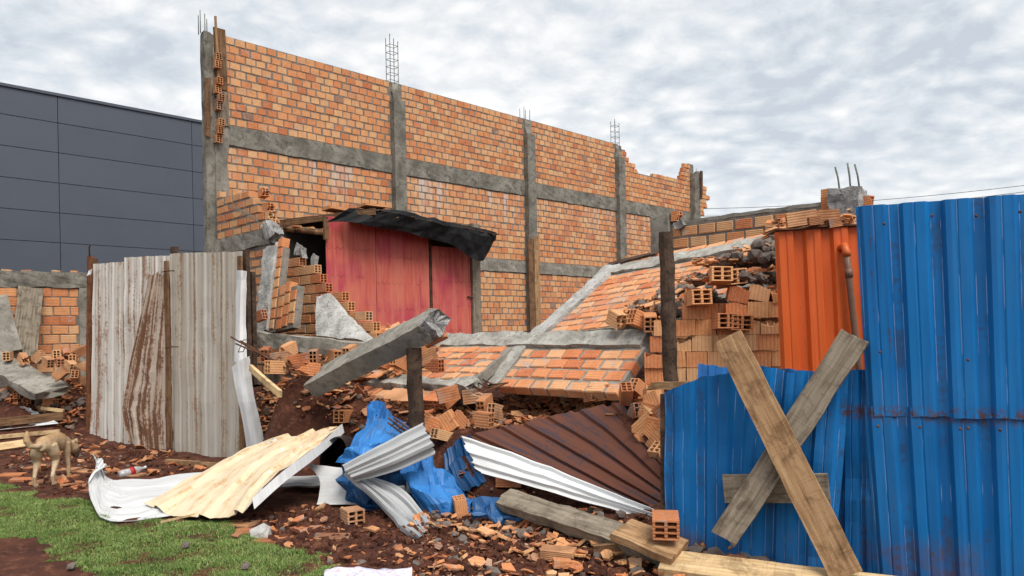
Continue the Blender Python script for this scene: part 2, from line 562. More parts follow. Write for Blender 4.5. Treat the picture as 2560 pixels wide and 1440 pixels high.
def painted(name, base, dark, rust_c=(0.085, 0.035, 0.02), rust_t=0.60, scratch=None, streak=(18.0, 0.7), rough=0.5, rust_amt=0.8, spec=0.4, grime=0.5, edge=0.0):
    def col(b):
        s = b.sep(b.attr('suv'))
        oi = b.n('ShaderNodeObjectInfo', None, out=5)
        off = b.math('MULTIPLY', oi, 17.0)
        v = b.comb(b.math('ADD', b.math('MULTIPLY', s[0], streak[0]), off), b.math('MULTIPLY', s[1], streak[1]), off)
        a = b.noise(v, 1.0, 3, 0.62)
        pos = b.pos()
        blot = b.noise(pos, 2.4, 3, 0.65, 0.4)
        c = b.mix(b.smooth(a, 0.35, 0.68, 0.0, grime), base, dark)
        c = b.mix(b.math('MULTIPLY', oi, 0.22), c, b.mix(1.0, c, (0.72, 0.74, 0.76), 'MULTIPLY'))
        hf = b.noise(pos, 28.0, 2, 0.65)
        rr = b.math('ADD', b.math('ADD', b.math('MULTIPLY', a, 0.62), b.math('MULTIPLY', blot, 0.36)), b.math('MULTIPLY', b.math('SUBTRACT', hf, 0.5), 0.30))
        rf = b.smooth(rr, rust_t, rust_t + 0.09, 0.0, rust_amt)
        c = b.mix(rf, c, rust_c)
        if scratch:
            ph = b.math('FRACT', s[2])
            brk = b.noise(b.comb(b.math('FLOOR', b.math('MULTIPLY', s[2], 2.0)), b.math('MULTIPLY', s[1], 1.6), off), 1.7, 3, 0.6)
            f = None
            for e_ in (0.13, 0.36, 0.74):
                l_ = b.smooth(b.math('ABSOLUTE', b.math('SUBTRACT', ph, e_)), 0.006, 0.014, 1.0, 0.0)
                f = l_ if f is None else b.math('MAXIMUM', f, l_)
            f = b.math('MULTIPLY', f, b.smooth(brk, 0.46, 0.56, 0.0, 0.7))
            c = b.mix(f, c, scratch)
            st = b.math('MULTIPLY', b.smooth(b.math('ABSOLUTE', b.math('SUBTRACT', ph, 0.24)), 0.05, 0.16, 1.0, 0.0), b.smooth(b.math('ADD', blot, b.math('MULTIPLY', b.math('SUBTRACT', hf, 0.5), 0.5)), 0.48, 0.66, 0.0, 0.6))
            c = b.mix(st, c, (0.035, 0.055, 0.11))
            seam = b.math('MULTIPLY', b.smooth(b.math('ABSOLUTE', b.math('SUBTRACT', b.sep(pos)[2], 1.05)), 0.0, 0.075, 1.0, 0.0), b.smooth(b.math('ADD', hf, b.math('MULTIPLY', a, 0.4)), 0.62, 0.78, 0.0, 0.9))
            seam = b.math('MULTIPLY', seam, b.smooth(b.sep(pos)[0], 2.03, 2.10))
            c = b.mix(seam, c, (0.10, 0.04, 0.025))
            fade = b.smooth(b.noise(pos, 1.1, 3, 0.6), 0.45, 0.7, 0.0, 0.18)
            c = b.mix(fade, c, (0.05, 0.20, 0.42))
        mud = b.math('MULTIPLY', b.smooth(b.math('ADD', b.sep(pos)[2], b.math('MULTIPLY', hf, -0.35)), -0.15, 0.22, 1.0, 0.0), b.smooth(blot, 0.44, 0.64, 0.05, 0.65))
        c = b.mix(mud, c, (0.13, 0.055, 0.032)) if scratch else c
        ro = b.math('ADD', rough, b.math('MULTIPLY', rf, 0.35))
        return c, {'rough': ro, 'bump': b.bump(b.math('ADD', hf, a), 0.18, 0.004)}
    return material(name, col, rough, spec=spec)
painted('blue_paint', (0.005, 0.158, 0.445), (0.005, 0.105, 0.32), (0.045, 0.060, 0.10), 0.61, scratch=(0.25, 0.36, 0.60), rust_amt=0.75, grime=0.8, rough=0.55, spec=0.25)
painted('blue_light', (0.03, 0.20, 0.54), (0.015, 0.10, 0.31), (0.12, 0.13, 0.16), 0.56, rust_amt=0.6, grime=0.5, streak=(9, 1.4))
painted('blue_inside_and_shade', (0.010, 0.075, 0.21), (0.008, 0.04, 0.11), (0.02, 0.02, 0.025), 0.58, rust_amt=0.8)
painted('orange_paint', (0.62, 0.105, 0.015), (0.50, 0.075, 0.012), (0.22, 0.05, 0.02), 0.66, rust_amt=0.6, grime=0.5)
painted('maroon_back', (0.120, 0.043, 0.026), (0.055, 0.021, 0.015), (0.040, 0.042, 0.060), 0.50, rust_amt=0.75, rough=0.65, spec=0.2)
painted('white_sheet', (0.66, 0.67, 0.68), (0.52, 0.51, 0.50), (0.40, 0.23, 0.13), 0.66, rust_amt=0.55, grime=0.6)
painted('cream_sheet', (0.68, 0.57, 0.40), (0.58, 0.43, 0.26), (0.50, 0.25, 0.10), 0.535, rust_amt=0.6, grime=0.8, streak=(13, 5.0), rough=0.65)
painted('silver_sheet', (0.42, 0.43, 0.44), (0.30, 0.30, 0.30), (0.34, 0.27, 0.20), 0.64, rust_amt=0.5, rough=0.38, spec=0.6)
painted('fence_white', (0.66, 0.635, 0.59), (0.46, 0.40, 0.33), (0.24, 0.105, 0.055), 0.505, rust_amt=0.85, streak=(13, 0.28), grime=0.9, rough=0.7)
painted('fence_grey', (0.50, 0.47, 0.42), (0.35, 0.285, 0.21), (0.24, 0.12, 0.06), 0.525, rust_amt=0.7, streak=(12, 0.2), grime=0.95, rough=0.7)
painted('fence_brown', (0.52, 0.44, 0.36), (0.30, 0.155, 0.075), (0.150, 0.060, 0.028), 0.435, rust_amt=0.92, streak=(11, 0.5), grime=0.9, rough=0.8)
painted('grey_panel', (0.086, 0.100, 0.130), (0.076, 0.088, 0.115), (0.10, 0.115, 0.145), 0.66, rust_amt=0.3, streak=(0.8, 0.8), grime=0.5, rough=0.55, spec=0.3)

def tarp_col(b):
    pos = b.pos()
    a = b.noise(pos, 4.0, 3, 0.6, 0.6)
    return b.ramp(a, [(0.35, (0.005, 0.005, 0.006)), (0.7, (0.018, 0.018, 0.020))]), {'bump': b.bump(a, 0.25, 0.02)}
material('tarp', tarp_col, 0.55, spec=0.18)

def ply_col(b):
    s = b.attr('suv')
    sx = b.sep(s)
    oi = b.n('ShaderNodeObjectInfo', None, out=5)
    v = b.comb(b.math('ADD', b.math('MULTIPLY', sx[0], 16.0), b.math('MULTIPLY', oi, 9.0)), b.math('MULTIPLY', sx[2], 1.4), 0.0)
    g = b.noise(v, 1.0, 5, 0.6, 0.3)
    c = b.ramp(g, [(0.3, (0.42, 0.072, 0.062)), (0.55, (0.55, 0.125, 0.092)), (0.8, (0.61, 0.20, 0.13))])
    m = b.noise(b.pos(), 1.3, 3, 0.6, 0.4)
    c = b.mix(b.smooth(m, 0.42, 0.68, 0.0, 0.75), c, (0.42, 0.045, 0.09))
    # scalloped glue stains in bands
    wob = b.math('MULTIPLY', b.math('ABSOLUTE', b.math('SINE', b.math('MULTIPLY', sx[0], 26.0))), 0.05)
    zb = b.math('FRACT', b.math('ADD', b.math('DIVIDE', b.math('ADD', sx[2], wob), 0.52), b.math('MULTIPLY', oi, 0.6)))
    band = b.math('MULTIPLY', b.smooth(zb, 0.0, 0.015), b.smooth(zb, 0.02, 0.085, 1.0, 0.0))
    brk = b.smooth(b.noise(b.pos(), 4.0, 3, 0.6), 0.42, 0.58)
    c = b.mix(b.math('MULTIPLY', b.math('MULTIPLY', band, brk), 0.6), c, (0.17, 0.018, 0.035))
    dr = b.noise(b.comb(b.math('MULTIPLY', sx[0], 30.0), b.math('MULTIPLY', sx[2], 0.7), 4.0), 1.0, 3, 0.6)
    c = b.mix(b.smooth(dr, 0.60, 0.74, 0.0, 0.6), c, (0.26, 0.03, 0.035))
    gr2 = b.noise(b.comb(b.math('MULTIPLY', sx[0], 5.0), b.math('MULTIPLY', sx[2], 0.5), b.math('MULTIPLY', oi, 50.0)), 1.0, 3, 0.65)
    c = b.mix(b.smooth(gr2, 0.42, 0.66, 0.0, 0.6), c, (0.58, 0.185, 0.13))
    return c, {'bump': b.bump(g, 0.15, 0.004)}
material('red_plywood', ply_col, 0.7, spec=0.2)

def fur_col(b):
    r = b.attr('rnd', 2)
    return b.ramp(r, [(0.0, (0.44, 0.29, 0.16)), (0.5, (0.64, 0.48, 0.31)), (1.0, (0.76, 0.64, 0.48))])
material('dog_fur', fur_col, 0.9, spec=0.1)
def dog_col(b):
    pos = b.pos()
    a = b.noise(pos, 7.0, 3, 0.55)
    h = b.noise(b.scale(pos, (60, 60, 30)), 2.0, 3, 0.6)
    c = b.ramp(a, [(0.36, (0.50, 0.36, 0.22)), (0.55, (0.62, 0.47, 0.31)), (0.75, (0.68, 0.56, 0.41))])
    n = b.sep(b.n('ShaderNodeNewGeometry', None, out=1))
    bl = b.attr('bl')
    c = b.mix(b.smooth(b.sep(bl)[2], 0.44, 0.56, 0.0, 0.6), c, (0.46, 0.27, 0.13))
    c = b.mix(b.math('MULTIPLY', b.smooth(b.sep(bl)[0], 0.40, 0.46), b.smooth(b.sep(bl)[2], 0.33, 0.27)), c, (0.05, 0.035, 0.03))
    c = b.mix(b.smooth(h, 0.4, 0.7, 0.0, 0.3), c, (0.30, 0.19, 0.10))
    return c, {'bump': b.bump(h, 0.35, 0.006)}
material('dog_coat', dog_col, 0.9, spec=0.1)

def grass_col(b):
    r = b.attr('rnd', 2)
    c = b.ramp(r, [(0.0, (0.085, 0.155, 0.036)), (0.5, (0.155, 0.25, 0.06)), (0.85, (0.25, 0.325, 0.10)), (1.0, (0.45, 0.40, 0.20))])
    m = b.noise(b.pos(), 1.6, 3, 0.6)
    return b.mix(b.smooth(m, 0.45, 0.7, 0.0, 0.45), c, (0.05, 0.10, 0.02))
material('grass_blade', grass_col, 0.7, spec=0.15)
def cloth_col(b):
    a = b.noise(b.pos(), 16.0, 3, 0.5)
    return b.ramp(a, [(0.38, (0.66, 0.42, 0.52)), (0.5, (0.78, 0.72, 0.76)), (0.62, (0.48, 0.50, 0.68))])
material('print_cloth', cloth_col, 0.9)
def plain(name, c, rough=0.6, spec=0.3):
    return material(name, lambda b: b.mix(b.smooth(b.noise(b.pos(), 20.0, 3, 0.6), 0.4, 0.7, 0.0, 0.4), c, tuple(x * 0.6 for x in c)), rough, spec=spec)
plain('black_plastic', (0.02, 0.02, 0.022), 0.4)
plain('wire', (0.06, 0.065, 0.07), 0.6)
plain('white_plastic', (0.7, 0.7, 0.72), 0.4)
plain('pvc_orange', (0.55, 0.12, 0.03), 0.4)
plain('pvc_brown', (0.17, 0.09, 0.06), 0.45)
plain('red_label', (0.45, 0.03, 0.03), 0.5)
def glassy(b):
    return b.ramp(b.noise(b.pos(), 30.0, 2), [(0.4, (0.55, 0.58, 0.6)), (0.6, (0.75, 0.78, 0.8))])
m_ = material('clear_plastic', glassy, 0.15, spec=0.5)
m_.node_tree.nodes['Principled BSDF'].inputs['Transmission Weight'].default_value = 0.45
M = MATS

# ------------------------------------------------------------------ bricks
def unit_solid(r):
    j = lambda a: (r.random() - 0.5) * a
    x, z = 0.5, 0.5
    V = []
    for y in (0.5, -0.40):
        for sx, sz in ((-1, -1), (1, -1), (1, 1), (-1, 1)):
            V.append((sx * x + j(.02), y, sz * z + j(.03)))
    for sx, sz in ((-1, -1), (1, -1), (1, 1), (-1, 1)):
        V.append((sx * (x - .022 - r.random() * .035), -0.5 + j(.03), sz * (z - .03 - r.random() * .05)))
    Fc = [(0, 3, 2, 1)[::-1] if False else (3, 2, 1, 0)[::-1]]
    for k in range(4):
        a, b = k, (k + 1) % 4
        Fc.append((a, b, b + 4, a + 4)[::-1])
        Fc.append((a + 4, b + 4, b + 8, a + 8)[::-1])
    Fc.append((8, 9, 10, 11))
    return V, Fc
def unit_hollow(r, broken=0.0):
    """six-hole clay brick: holes run along x"""
    ys = [-.5, -.40, -.06, .06, .40, .5]
    zs = [-.5, -.43, -.19, -.12, .12, .19, .43, .5]
    hole = lambda i, k: i in (1, 3) and k in (1, 3, 5)
    V, Fc = [], []
    cut = [[[0.0, 0.0] for _ in zs] for _ in ys]
    for i in range(6):
        for k in range(8):
            q = mnoise.noise((ys[i] * 2.1 + broken * 30 + r.random() * .1, zs[k] * 2.3, broken * 17))
            cut[i][k][1] = max(0.0, broken * (0.55 + 1.1 * q)) if broken else 0.0
            cut[i][k][0] = r.random() * 0.012
    vid = {}
    for e, sx in ((0, -1), (1, 1)):
        for i, y in enumerate(ys):
            for k, z in enumerate(zs):
                vid[e, i, k] = len(V)
                V.append((sx * (0.5 - cut[i][k][e]), y, z))
    for i in range(5):
        for k in range(7):
            a0, b0, c0, d0 = (vid[0, i, k], vid[0, i + 1, k], vid[0, i + 1, k + 1], vid[0, i, k + 1])
            a1, b1, c1, d1 = (vid[1, i, k], vid[1, i + 1, k], vid[1, i + 1, k + 1], vid[1, i, k + 1])
            if not hole(i, k):
                Fc.append((d0, c0, b0, a0))
                Fc.append((a1, b1, c1, d1))
            else:
                for p, q, s, t in ((a0, b0, b1, a1), (b0, c0, c1, b1), (c0, d0, d1, c1), (d0, a0, a1, d1)):
                    Fc.append((p, q, s, t))
    for i in range(5):
        for k, fl in ((0, 0), (7, 1)):
            f = (vid[0, i, k], vid[0, i + 1, k], vid[1, i + 1, k], vid[1, i, k])
            Fc.append(f if fl else f[::-1])
    for k in range(7):
        for i, fl in ((0, 1), (5, 0)):
            f = (vid[0, i, k], vid[0, i, k + 1], vid[1, i, k + 1], vid[1, i, k])
            Fc.append(f[::-1] if fl else f)
    return V, Fc
_VAR = {}
def brick_mesh(kind, matname, k):
    key = (kind, matname, k)
    if key not in _VAR:
        r = random.Random(hash((kind, k)) % 1000 if False else len(kind) * 131 + k * 17)
        if kind == 'solid':
            V, Fc = unit_solid(r)
        elif kind == 'hollow':
            V, Fc = unit_hollow(r)
        else:
            V, Fc = unit_hollow(r, 0.18 + 0.09 * (k % 5))
        rv = (k + 0.5) / 12.0 * 0.95
        me = mesh_data('brick', V, Fc, M[matname], {'bl': ('FLOAT_VECTOR', 'POINT', V), 'rnd': ('FLOAT', 'POINT', [rv] * len(V))})
        _VAR[key] = me
    return _VAR[key]
BR = random.Random(11)
def brick_at(name, org, U, V, N, size, matname, kind='solid', parent=None, k=None, jit=0.012):
    """one brick, centred at ORG; size = (length along U, depth, height along V)"""
    M4 = frame(org, U, V, N)
    e = Matrix.Rotation(BR.gauss(0, jit), 4, 'Y') @ Matrix.Rotation(BR.gauss(0, jit * .6), 4, 'X') @ Matrix.Rotation(BR.gauss(0, jit * .6), 4, 'Z')
    M4 = M4 @ e @ Matrix.Diagonal((size[0], size[1], size[2], 1))
    return inst(name, brick_mesh(kind, matname, BR.randrange(12) if k is None else k), M4, parent)
def brickfield(parent, org, U, V, N, bricks, matname, depth=0.10, limit=300, key=None, hollow=None, proud=0.008, jit=0.010, pos_fn=None, wob=0.0):
    """bricks: (u, v, w, h) lower-left corners in the frame. The first LIMIT are parts of their own, the rest one part."""
    order = sorted(bricks, key=key) if key else list(bricks)
    rest_v, rest_f, rest_bl, rest_r = [], [], [], []
    for n_, bk in enumerate(order):
        u, v, w, h = bk[:4]
        kind = bk[4] if len(bk) > 4 else 'solid'
        if wob:
            v += wob * (1.2 * mnoise.noise((u * .7, v * 3.1, 2.2)) + .5 * BR.uniform(-1, 1))
            w *= 1 - BR.random() ** 2 * .09
            h *= 1 - BR.random() ** 2 * .12
            u += BR.uniform(-.5, .5) * wob
        c = org + U * (u + w / 2) + V * (v + h / 2) - N * (depth / 2 - proud - BR.uniform(-.004, .004))
        if pos_fn is not None:
            c = pos_fn(u + w / 2, v + h / 2, c)
        if n_ < limit:
            brick_at('brick', c, U, V, N, (w, depth, h), matname, kind, parent, jit=jit)
        else:
            r = BR
            Vv, Ff = unit_solid(r) if kind == 'solid' else unit_hollow(r)
            M4 = frame(c, U, V, N) @ Matrix.Rotation(BR.gauss(0, jit), 4, 'Y') @ Matrix.Diagonal((w, depth, h, 1))
            k = len(rest_v)
            rest_v.extend([np.array(M4 @ Vector(p)) for p in Vv])
            rest_f.extend([tuple(i + k for i in f) for f in Ff])
            rest_bl.extend(Vv)
            rv = r.random() * 0.98
            rest_r.extend([rv] * len(Vv))
    if rest_v:
        o = mk('brickwork', rest_v, rest_f, M[matname], parent, {'bl': ('FLOAT_VECTOR', 'POINT', rest_bl), 'rnd': ('FLOAT', 'POINT', rest_r)})
        o['kind'] = 'stuff'
def courses(u0, u1, v0, v1, bw, bh, gap=0.012, shift=0.5, inside=None, r=BR, minw=0.06):
    """running bond between the limits; INSIDE(u, v) keeps or drops a brick"""
    out = []
    row, v = 0, v0
    while v + bh - gap <= v1 + 1e-6:
        u = u0 - (row % 2) * bw * shift
        while u < u1 - 0.02:
            a, b = max(u, u0), min(u + bw - gap, u1)
            if b - a > minw and (inside is None or inside((a + b) / 2, v + bh / 2)):
                out.append((a, v, b - a, bh - gap))
            u += bw * (1 + r.uniform(-.03, .03))
        v += bh
        row += 1
    return out


# ------------------------------------------------------------------ ground
YL = [(-40, 17.0), (-12, 14.2), (-9.5, 13.6), (-6.36, 12.1), (-3.44, 10.0), (-2.0, 8.9), (-0.5, 7.6), (0.6, 6.9), (1.3, 6.2), (2.4, 5.6), (3.4, 5.2), (8, 3.5), (40, -8)]
HEAPS = [(1.45, 5.75, 0.55, 0.45, 0.22), (0.8, 5.9, 0.7, 0.5, 0.10), (-8.2, 13.0, 1.5, 1.05, 0.85),
         (2.2, 5.05, 0.5, 0.35, 0.10)]
def sstep(x, a, b):
    t = np.clip((x - a) / (b - a), 0, 1)
    return t * t * (3 - 2 * t)
def tz(x, y):
    x, y = np.asarray(x, float), np.asarray(y, float)
    yl = np.interp(x, [p[0] for p in YL], [p[1] for p in YL])
    s = (y - yl) * 0.85
    z = 0.75 * sstep(s, 0.0, 1.7) + 0.55 * sstep(s, 1.5, 5.0)
    foot = np.interp(x, [-3.5, -2.6, -1.9, -1.2, -.9, -.5, -.1, .3, .7, 1.0, 1.3, 2.2, 3.4], [8.0, 7.95, 7.9, 7.6, 6.9, 6.6, 6.75, 6.85, 6.6, 6.1, 5.85, 5.6, 5.4])
    plat = np.interp(x, [-3.4, -2.2, -1.6, -.8, -.4, .5, 1.2, 3.0], [1.12, 1.08, .78, .66, .60, .56, .85, .80])
    m = plat * sstep(y, foot, foot + .9) * sstep(x, -3.15, -2.65)
    z = np.maximum(z, m)
    for (hx, hy, rx, ry, h) in HEAPS:
        z = z + h * np.exp(-((x - hx) / rx) ** 2 - ((y - hy) / ry) ** 2)
    return z
def lines(lo, hi, step, far, grow=1.35):
    mid = list(np.arange(lo, hi + 1e-6, step))
    a, b, s = [], [], step
    x = lo
    while x > -far:
        s *= grow; x -= s; a.append(x)
    s, x = step, hi
    while x < far:
        s *= grow; x += s; b.append(x)
    return np.array(a[::-1] + mid + b)
gx, gy = lines(-9.5, 4.5, 0.055, 1500.0), lines(4.0, 14.0, 0.055, 1500.0)
X_, Y_ = np.meshgrid(gx, gy)
Z_ = tz(X_, Y_)
nearm = (X_ > -11) & (X_ < 6) & (Y_ > 3) & (Y_ < 15)
for (j, i) in zip(*np.where(nearm)):
    x, y = X_[j, i], Y_[j, i]
    bank = 1.0 if Z_[j, i] > 0.08 else 0.45
    Z_[j, i] += bank * (0.035 * mnoise.noise((x * 2.3, y * 2.3, 0)) + 0.030 * mnoise.noise((x * 6, y * 6, 3)) + 0.016 * mnoise.noise((x * 15, y * 15, 7)))
nx = len(gx)
gf = [(j * nx + i, j * nx + i + 1, (j + 1) * nx + i + 1, (j + 1) * nx + i) for j in range(len(gy) - 1) for i in range(nx - 1)]
gv = np.stack([X_.ravel(), Y_.ravel(), Z_.ravel()], 1)
ground = bpy.data.objects.new('ground', mesh_data('ground', gv, gf, M['soil'], smooth=True))
link(ground)
tag(ground, kind='structure')


# ------------------------------------------------------------------ dark grey building behind
D1 = V3(.703, .711, 0)
N1 = V3(.711, -.703, 0)           # faces the camera
E = V3(.711, -.703, 0)            # along the street walls, coming nearer to the right
Zu = V3(0, 0, 1)
GO = V3(-.608 * 24, 24, 0)
gb = thing('commercial_building', GO, 'windowless dark grey metal-clad building behind the low brick wall', 'building')
mb = MB()
mb.add(*box_geo(GO - D1 * 12.9 - N1 * 0.05, D1 * 34.4, -N1 * 14, Zu * 9.45))
mb.build('wall', M['shed_dark'], gb)
rows = [0.0, 0.87, 1.85, 2.8, 3.8, 4.78, 5.75, 6.72, 7.70, 8.67, 9.54]
for k in range(len(rows) - 1):
    for i in range(-3, 5):
        g_ = 0.006
        p = GO + D1 * (i * 4.3 + g_) + Zu * (rows[k] + g_)
        w, h = 4.3 - 2 * g_, rows[k + 1] - rows[k] - 2 * g_
        c = 0.006
        fr = [(0, 0), (w, 0), (w, h), (0, h)]
        vs = [p + D1 * a + Zu * b_ - N1 * .05 for a, b_ in fr] + [p + D1 * a + Zu * b_ for a, b_ in fr] + [p + D1 * (a + (c if a == 0 else -c)) + Zu * (b_ + (c if b_ == 0 else -c)) + N1 * .012 for a, b_ in fr]
        fs = [(3, 2, 1, 0)] + [(q, (q + 1) % 4, (q + 1) % 4 + 4, q + 4) for q in range(4)] + [(q + 4, (q + 1) % 4 + 4, (q + 1) % 4 + 8, q + 8) for q in range(4)] + [(8, 9, 10, 11)]
        MB().add(vs, fs, [(a + i * 3, b_ + k * 5, 0) for a, b_ in fr] * 3).build('cladding_panel', M['grey_panel'], gb)
MB().add(*box_geo(GO - D1 * 12.9 + N1 * .06 + Zu * 9.54, D1 * 34.4, -N1 * 0.4, Zu * 0.09)).build('parapet_cap', M['grey_panel'], gb)


# ------------------------------------------------------------------ tall unfinished brick wall
O = V3(-5.3, 13.9, 0)
ZB, ZT = 1.0, 7.28
def wall_tz(px, py):
    p = on_plane(px, py, O, N1)
    return float(np.dot(p - O, D1)), float(p[2])
cols = [-0.22, 3.95, 8.27, 12.3, 16.62]
cw = 0.31
bw = thing('unfinished_wall', O + Zu * ZB, 'tall unfinished orange brick wall with bare concrete columns and ring beams', 'wall')
BEAMS = [(5.22, 5.60), (3.16, 3.47)]
prof = [wall_tz(*q) for q in [(1569, 372), (1572, 385), (1582, 410), (1600, 430), (1645, 438), (1692, 450), (1697, 438), (1706, 420), (1714, 412), (1722, 402), (1735, 398)]]
pt, pz = [q[0] for q in prof], [q[1] for q in prof]
def top_at(t):
    if t < cols[3] + .17:
        return ZT
    return float(np.interp(t, pt, pz))
bricks = []
for k in range(4):
    a, b = cols[k] + cw / 2 + .01, cols[k + 1] - cw / 2 - .01
    if k == 0:
        a = 0.0
    for (z0, z1) in ((ZB, BEAMS[1][0] - .01), (BEAMS[1][1] + .012, BEAMS[0][0] - .01), (BEAMS[0][1] + .012, ZT)):
        n_ = max(1, round((z1 - z0) / 0.152))
        bh = (z1 - z0) / n_
        ins = None
        if k == 3:
            ins = lambda u, v: v < top_at(u) - 0.02
        bricks += courses(a, b, z0, z1, 0.214, bh, gap=.014, inside=ins)
def wkey(bk):
    vis = 0 if bk[1] > 3.9 - 0.0 * bk[0] else 40
    return bk[0] + vis
brickfield(bw, O, D1, Zu, N1, bricks, 'brick_wall', 0.12, limit=300, key=wkey, wob=.008, jit=.014)
# mortar body behind the bricks, following the broken top of the last bay
mb = MB()
mb.add(*box_geo(O + D1 * (-0.05) - N1 * 0.14 + Zu * 0.3, D1 * (cols[3] + .1), N1 * 0.14, Zu * (ZT - 0.3 - .006)))
tt = np.linspace(cols[3] + .05, cols[4] + .05, 14)
for q in range(13):
    zt_ = min(top_at(tt[q]), top_at(tt[q + 1])) - 0.06
    mb.add(*box_geo(O + D1 * tt[q] - N1 * 0.138 + Zu * 0.3, D1 * (tt[q + 1] - tt[q]), N1 * 0.136, Zu * (zt_ - 0.3)))
mb.build('mortar_bed', M['mortar'], bw)
for k in range(4):
    a, b = cols[k] + cw / 2 - .01, cols[k + 1] - cw / 2 + .01
    if k == 0:
        a = -0.05
    for (z0, z1) in BEAMS:
        bar('ring_beam', O + D1 * a + Zu * (z0 + z1) / 2 - N1 * 0.045, O + D1 * b + Zu * (z0 + z1) / 2 - N1 * 0.045, N1, 0.15, z1 - z0, M['concrete_dark' if z0 > 4 else 'concrete'], bw, nseg=24, rough=0.022, nh=4, seed=k + z0)
for k, t in enumerate(cols):
    if k == 0 or k == 4:
        continue
    c0 = O + D1 * t
    bar('column', c0 + Zu * 0.6 + N1 * 0.01, c0 + Zu * 6.86 + N1 * 0.01, N1, 0.28, cw, M['concrete_dark'], bw, nseg=24, rough=0.012, seed=k * 3.1)
    bar('column_head', c0 + Zu * 6.84 - N1 * 0.05, c0 + Zu * (ZT - .02) - N1 * 0.05, N1, 0.19, cw * .72, M['concrete'], bw, nseg=8, rough=0.05, ragged1=0.06, nw=3, nh=3, seed=k * 5.1)
    zf = {1: 3.0, 2: 4.05, 3: 3.75}[k]
    for s_, m_n in ((0.6, 'wood_tan'), (-0.25, 'wood_brown')):
        bar('formwork_board', c0 + D1 * cw * .36 * (1 if s_ > 0 else -1) + N1 * .155 + Zu * 0.8, c0 + D1 * cw * .36 * (1 if s_ > 0 else -1) + N1 * .155 + Zu * (zf + (0.1 if s_ > 0 else 0)), D1, cw * .68, 0.03, M[m_n], bw, nseg=6, rough=0.01, seed=k + s_)
# tilted end column with its ragged flap of bricks
pA, pB = O + D1 * 16.45 + Zu * 2.6 + N1 * .02, O + D1 * 16.62 + Zu * 7.05 + N1 * .1
bar('column', pA, pB, N1, 0.26, 0.36, M['concrete_dark'], bw, nseg=14, rough=0.03, ragged1=0.15, seed=8.8)
bar('formwork_board', lerp(pA, pB, .78) + N1 * .15 + D1 * .16, lerp(pA, pB, 1.0) + N1 * .15 + D1 * .16, D1, 0.14, 0.03, M['dark_wood'], bw, nseg=4, rough=.02)
fl = []
for q in range(11):
    z0 = 5.25 + q * .152
    n_ = [1, 1, 2, 2, 3, 3, 4, 3, 3, 2, 1][q]
    for i in range(n_):
        fl.append((16.86 + i * .2 - (q % 2) * .06, z0, .19, .14))
brickfield(bw, O + N1 * .06, D1, Zu, N1, fl, 'brick_wall', 0.12, limit=0)
flm = MB()
for q in range(11):
    n_ = [1, 1, 2, 2, 3, 3, 4, 3, 3, 2, 1][q]
    flm.add(*box_geo(O + D1 * 16.8 + N1 * .055 - N1 * .11 + Zu * (5.25 + q * .152), D1 * (n_ * .2 + .02), N1 * .108, Zu * .15))
flm.build('mortar_bed', M['mortar'], bw)

def rebar_cage(base, h, w, step, parent, dirw=D1, dird=-N1, r=0.009, mat='rebar', lean=0.0, uneven=0.1, both=True, name='rebar_cage'):
    mb = MB()
    for i in (0, 1):
        for j in ((0, 1) if both else (0,)):
            p = base + dirw * w * i + dird * w * 0.7 * j
            hh = h * (1 - uneven * ((i * 2 + j) % 3) / 2)
            mb.add(*tube_geo([p, p + Zu * hh * .5 + dirw * lean * .3, p + Zu * hh + dirw * lean], r, 5))
    if not step:
        for i in (0, 1):
            for j in (0, 1):
                p = base + dirw * w * i + dird * w * 0.7 * j
                hh = h * (1 - uneven * ((i * 2 + j) % 3) / 2)
                tube('rebar', [p, p + Zu * hh * .5 + dirw * lean * .3, p + Zu * hh + dirw * lean], r, M[mat], parent, 5)
        return
    z = step * 0.6
    while step and z < h * (1 - uneven):
        q = base + Zu * z + dirw * lean * (z / h)
        loop = [q, q + dirw * w, q + dirw * w + dird * w * .7, q + dird * w * .7, q]
        for a, b in zip(loop[:-1], loop[1:]):
            mb.add(*tube_geo([a, b], r * .7, 4))
        z += step
    return mb.build(name, M[mat], parent)
rebar_cage(O + D1 * (cols[1] - .13) + Zu * (ZT - .05), 1.12, 0.22, 0.16, bw)
rebar_cage(O + D1 * (cols[2] - .11) + Zu * (ZT - .05), 0.36, 0.22, 0, bw)
rebar_cage(O + D1 * (cols[3] - .13) + Zu * (ZT - .05), 0.80, 0.22, 0.17, bw)
rebar_cage(O + D1 * (-.44) + Zu * (ZT - .08), 0.42, 0.12, 0, bw, uneven=.3)
rebar_cage(O + D1 * (16.5) + Zu * 7.0 + N1 * .1, 0.18, 0.2, 0, bw)

# left end of the wall: corner column, boards and broken brick ends
c0 = O + D1 * (-0.30)
bar('column', c0 + Zu * 0.5 - N1 * .06, c0 + Zu * (ZT - .02) - N1 * .06, N1, 0.17, 0.18, M['concrete_dark'], bw, nseg=26, rough=0.03, ragged1=.05, nw=3, nh=3, seed=4.2)
bar('column', O + D1 * (-0.1) + Zu * 0.5 - N1 * .045, O + D1 * (-0.1) + Zu * (ZT - .05) - N1 * .045, N1, 0.17, 0.26, M['concrete'], bw, nseg=20, rough=0.035, nw=3, nh=3, seed=6.2)
bar('formwork_board', O + D1 * (-.09) + Zu * 6.20 + N1 * .05, O + D1 * (-.11) + Zu * 7.36 + N1 * .05, D1, 0.22, 0.035, M['wood_brown'], bw, nseg=8, rough=.01, ragged0=.03)
bar('formwork_board', O + D1 * (-.06) + Zu * 5.56 + N1 * .055, O + D1 * (-.08) + Zu * 6.20 + N1 * .055, D1, 0.22, 0.03, M['wood_grey'], bw, nseg=6, rough=.01)
